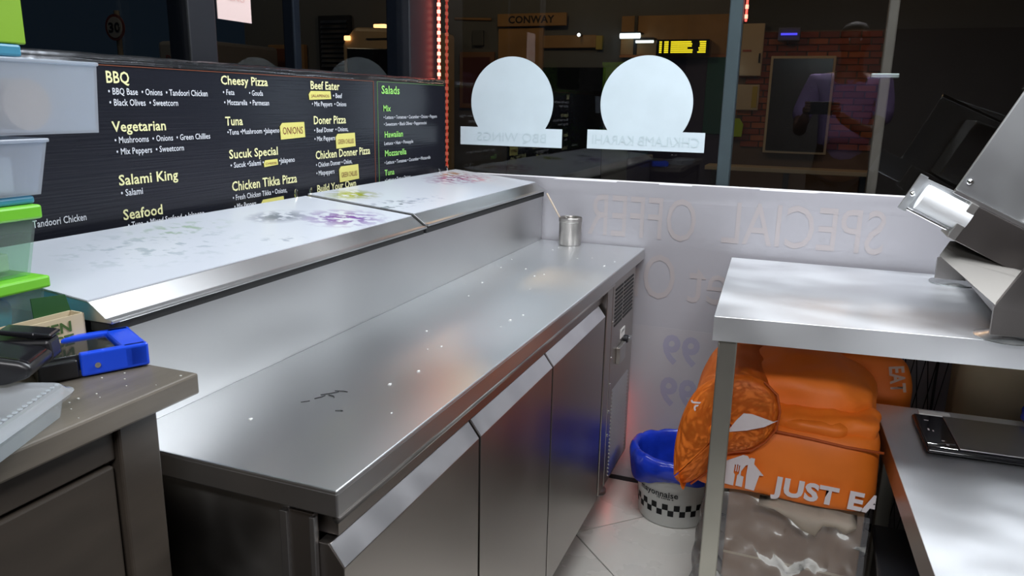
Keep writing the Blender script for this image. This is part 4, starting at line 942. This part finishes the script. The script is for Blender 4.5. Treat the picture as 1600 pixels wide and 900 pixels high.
y_ = MB(); random.seed(5)
for r_i in range(6):
    z = 2.09 - r_i * .024
    for (a, b) in ((-1.93, -1.90), (-1.87, -1.82), (-1.79, -1.79 + random.uniform(.2, .27)), (-1.47 + random.uniform(0, .03), -1.37)): y_.box(a, b, 9.772, 9.78, z - .008, z + .008)
y_.build('led_text', YLED, db)['kind'] = 'stuff'
# brick wall and fittings: mirrored interior built as solids outside, brick by brick
bw = thing('brick_wall', 'red brick wall set outside for the interior mirrored in the right part of the front window', 'wall')
MB().box(-1.02, .62, 10.0, 10.4, -.12, 2.22).build('mortar', BRKJ, bw)
bmes = []
for k in range(3):
    o = MB().box(-.105, .105, -.012, .012, -.0325, .0325, bev=.004, seg=1).build('brick', BRK[k], bw); bmes.append(o.data)
    o.location = (-.90 + .23 * k, 9.988, 2.17)
random.seed(2)
for row in range(18):
    for c_ in range(8):
        x = -.90 + c_ * .225 + (.11 if row % 2 else 0) - .0; z = 2.17 - row * .075
        if row == 0 and c_ < 3: continue
        if x > .60: continue
        o = newobj('brick', bmes[random.choice((0, 0, 1, 2))], bw); o.location = (x, 9.988 + random.uniform(-.003, .003), z)
def wallbox(name, label, cat, x0, x1, z0, z1, m, y=9.93):
    t = thing(name, label, cat); MB().box(x0, x1, y, 9.974, z0, z1, bev=.008).build('case', m, t); return t
t = wallbox('enamel_cabinet', 'cream wall cabinet on the stand-in brick wall outside, upper of two', 'cabinet', -.97, -.72, 1.70, 2.30, CREAM, 9.90)
MB().box(-.76, -.74, 9.885, 9.90, 1.85, 1.96).build('handle', BLACK, t); MB().box(-.95, -.85, 9.893, 9.90, 1.98, 2.0).build('label', pbr('red_label', (.4, .1, .08), .5), t)
t = wallbox('enamel_cabinet', 'pale wall box on the stand-in brick wall outside, lower of two', 'cabinet', -.99, -.72, 1.30, 1.60, CREAM, 9.92)
MB().box(-.80, -.74, 9.912, 9.92, 1.33, 1.58).build('yellow_stripe', pbr('yellow_stripe', (.5, .40, .05), .5), t)
t = thing('yellow_tag', 'yellow-green tag hanging on the brick wall below the two cream boxes', 'tag')
MB().prism([(-1.03, 9.90, .98), (-.88, 9.90, .98), (-.87, 9.90, 1.13), (-.92, 9.90, 1.20), (-.99, 9.90, 1.20), (-1.03, 9.90, 1.13)], (0, .02, 0), bev=.004).build('tag', pbr('hi_vis_fabric', (.38, .60, .02), .7), t)
MB().tube([(-.955, 9.91, 1.20), (-.955, 9.93, 1.28)], .006, 6).build('strap', BLACK, t)
t = thing('notice_board', 'dark framed notice board on the stand-in brick wall outside', 'notice board')
MB().box(-.62, .10, 9.92, 9.974, .80, 1.93, bev=.008).build('frame', CREAM, t); MB().box(-.59, .07, 9.912, 9.92, .83, 1.90).build('panel', GLOOM, t)
t = thing('violet_light', 'short violet tube light above the notice board', 'light'); MB().tube([(-.53, 9.80, 2.165), (-.35, 9.80, 2.165)], .012, 8).build('tube', BLUEL, t); MB().box(-.56, -.32, 9.82, 9.97, 2.10, 2.24).build('housing', GREYW, t)
t = thing('bench', 'long pale bench outside, added for the table edge mirrored in the glass', 'bench')
MB().box(-1.2, .60, 9.2, 9.55, .62, .67, bev=.006).build('seat', CREAM, t)  # added seat stands for the table edge reflected in the window
for x in (-1.1, -.3, .5): MB().box(x - .03, x + .03, 9.25, 9.5, -.12, .62, bev=.004).build('leg', FRAME, t)
# truck parked across the street
tr = thing('white_truck', 'white truck cab with a glowing roof lamp behind the left window', 'truck')
WT = pbr('truck_paint', (.55, .42, .26), .35, 0, var=.05)
MB().prism([(-5.98, 9.0, .35), (-5.98, 9.0, 2.06), (-5.80, 9.0, 2.26), (-4.75, 9.0, 2.22), (-4.75, 9.0, .35)], (0, .9, 0), bev=.05).build('cab', WT, tr)
MB().prism([(-5.90, 8.985, 1.48), (-5.90, 8.985, 2.0), (-5.20, 8.985, 1.98), (-5.14, 8.985, 1.88), (-5.20, 8.985, 1.48)], (0, .03, 0), bev=.01).build('windscreen', GLOOM, tr)
MB().box(-5.62, -5.45, 9.2, 9.3, 2.265, 2.31, bev=.01).build('roof_lamp', AMBER, tr)
MB().box(-5.93, -5.84, 8.97, 9.0, 2.09, 2.15, bev=.01).build('marker_lamp', AMBER, tr)
MB().box(-5.60, -5.15, 8.985, 9.0, 2.10, 2.115).build('trim_line', FRAME, tr)
for x in (-5.7, -5.0): MB().lathe([(0, 0), (.30, 0), (.34, .03), (.34, .22), (0, .22)], (x, 8.98, .22), 28, Matrix.Rotation(-PI / 2, 3, 'X')).build('wheel', BLACK, tr, smooth=True, angle=40)
lv = thing('louvred_panel', 'dark louvred panel beside the white truck', 'panel')
MB().box(-7.0, -6.45, 9.93, 9.99, 1.75, 2.52, bev=.01).build('frame', BLACK, lv)
m = MB()
for i in range(10): m.prism([(-6.95, 9.93, 1.80 + i * .068), (-6.95, 9.90, 1.80 + i * .068), (-6.95, 9.93, 1.84 + i * .068)], (.45, 0, 0))
m.build('slat', STEEL_DARK, lv)['kind'] = 'stuff'
pc2 = thing('poster_case', 'warm lit poster case left of the louvred panel', 'poster case')
MB().box(-7.9, -7.25, 9.90, 9.99, 1.50, 2.12, bev=.01).build('case', TAN, pc2); MB().box(-7.84, -7.40, 9.893, 9.90, 1.55, 2.06).build('poster', pbr('rust_poster', (.16, .06, .03), .4), pc2)
# left view: road, speed sign, van
hd_ = thing('hedge', 'dark hedge along the road beyond the left window', 'hedge')
lump(-15.5, -8.3, 11.2, 12.6, -.12, 1.7, p=4, amp=.25, s=1.4, seed=3).build('foliage', pbr('night_hedge', (.02, .035, .022), .9, 0, var=.4, vscale=5, bump=.8, bscale=12), hd_, smooth=True)
ss = thing('speed_sign', 'round 30 speed limit sign on a pole beyond the left window', 'sign')
MB().lathe([(0, 0), (.165, 0), (.165, .012), (0, .012)], (-8.62, 7.80, 2.19), 36, Matrix.Rotation(R(90), 3, 'X') ).build('rim', pbr('dull_red', (.13, .03, .03), .5), ss)
MB().lathe([(0, 0), (.130, 0), (.130, .004), (0, .004)], (-8.62, 7.788, 2.19), 36, Matrix.Rotation(R(90), 3, 'X')).build('disc', pbr('dull_white', (.30, .31, .33), .5), ss)
text('30', (-8.72, 7.780, 2.135), (1, 0, 0), (0, 0, 1), .20, .11, PRINTK, ss, off=.03)
MB().tube([(-8.62, 7.84, -.12), (-8.62, 7.84, 2.4)], .035, 10).build('pole', pbr('pole_grey', (.16, .15, .13), .5), ss)
vn = thing('white_van', 'dim white van with red lettering beyond the left window', 'van')
MB().box(-8.45, -7.55, 8.3, 9.7, .25, 2.06, bev=.05).build('body', pbr('dim_van_paint', (.24, .25, .27), .5), vn)
text('DRINKS', (-8.30, 8.288, 1.80), (1, 0, 0), (0, 0, 1), .42, .07, pbr('dim_red_print', (.22, .05, .06), .5), vn, off=.03)
MB().lathe([(0, 0), (.10, 0), (.10, .02), (0, .02)], (-7.66, 8.29, 1.83), 24, Matrix.Rotation(R(90), 3, 'X')).build('tail_lamp', pbr('tail_lamp_red', (.25, .01, .01), .3), vn)
for y in (8.7, 9.35): MB().lathe([(0, 0), (.30, 0), (.30, .2), (0, .2)], (-7.68, y, .18), 24, Matrix.Rotation(R(90), 3, 'Y')).build('wheel', BLACK, vn)
rr2 = thing('guard_rail', 'pale road barrier curving beyond the left window', 'barrier')
MB().tube([(-11.6, 9.0, 1.80), (-10.6, 8.6, 1.80), (-9.9, 8.4, 1.74), (-9.3, 8.3, 1.60), (-9.0, 8.2, 1.42)], .022, 8).tube([(-11.6, 9.6, 1.98), (-10.2, 9.4, 1.92), (-8.8, 9.2, 1.82)], .014, 8).build('rail', pbr('barrier_grey', (.26, .25, .22), .5), rr2)
for x, y in ((-11.4, 9.0), (-10.3, 8.52), (-9.3, 8.3)): MB().tube([(x, y, -.12), (x, y, 1.7)], .02, 6).build('post', pbr('post_grey', (.1, .1, .1), .6), rr2)
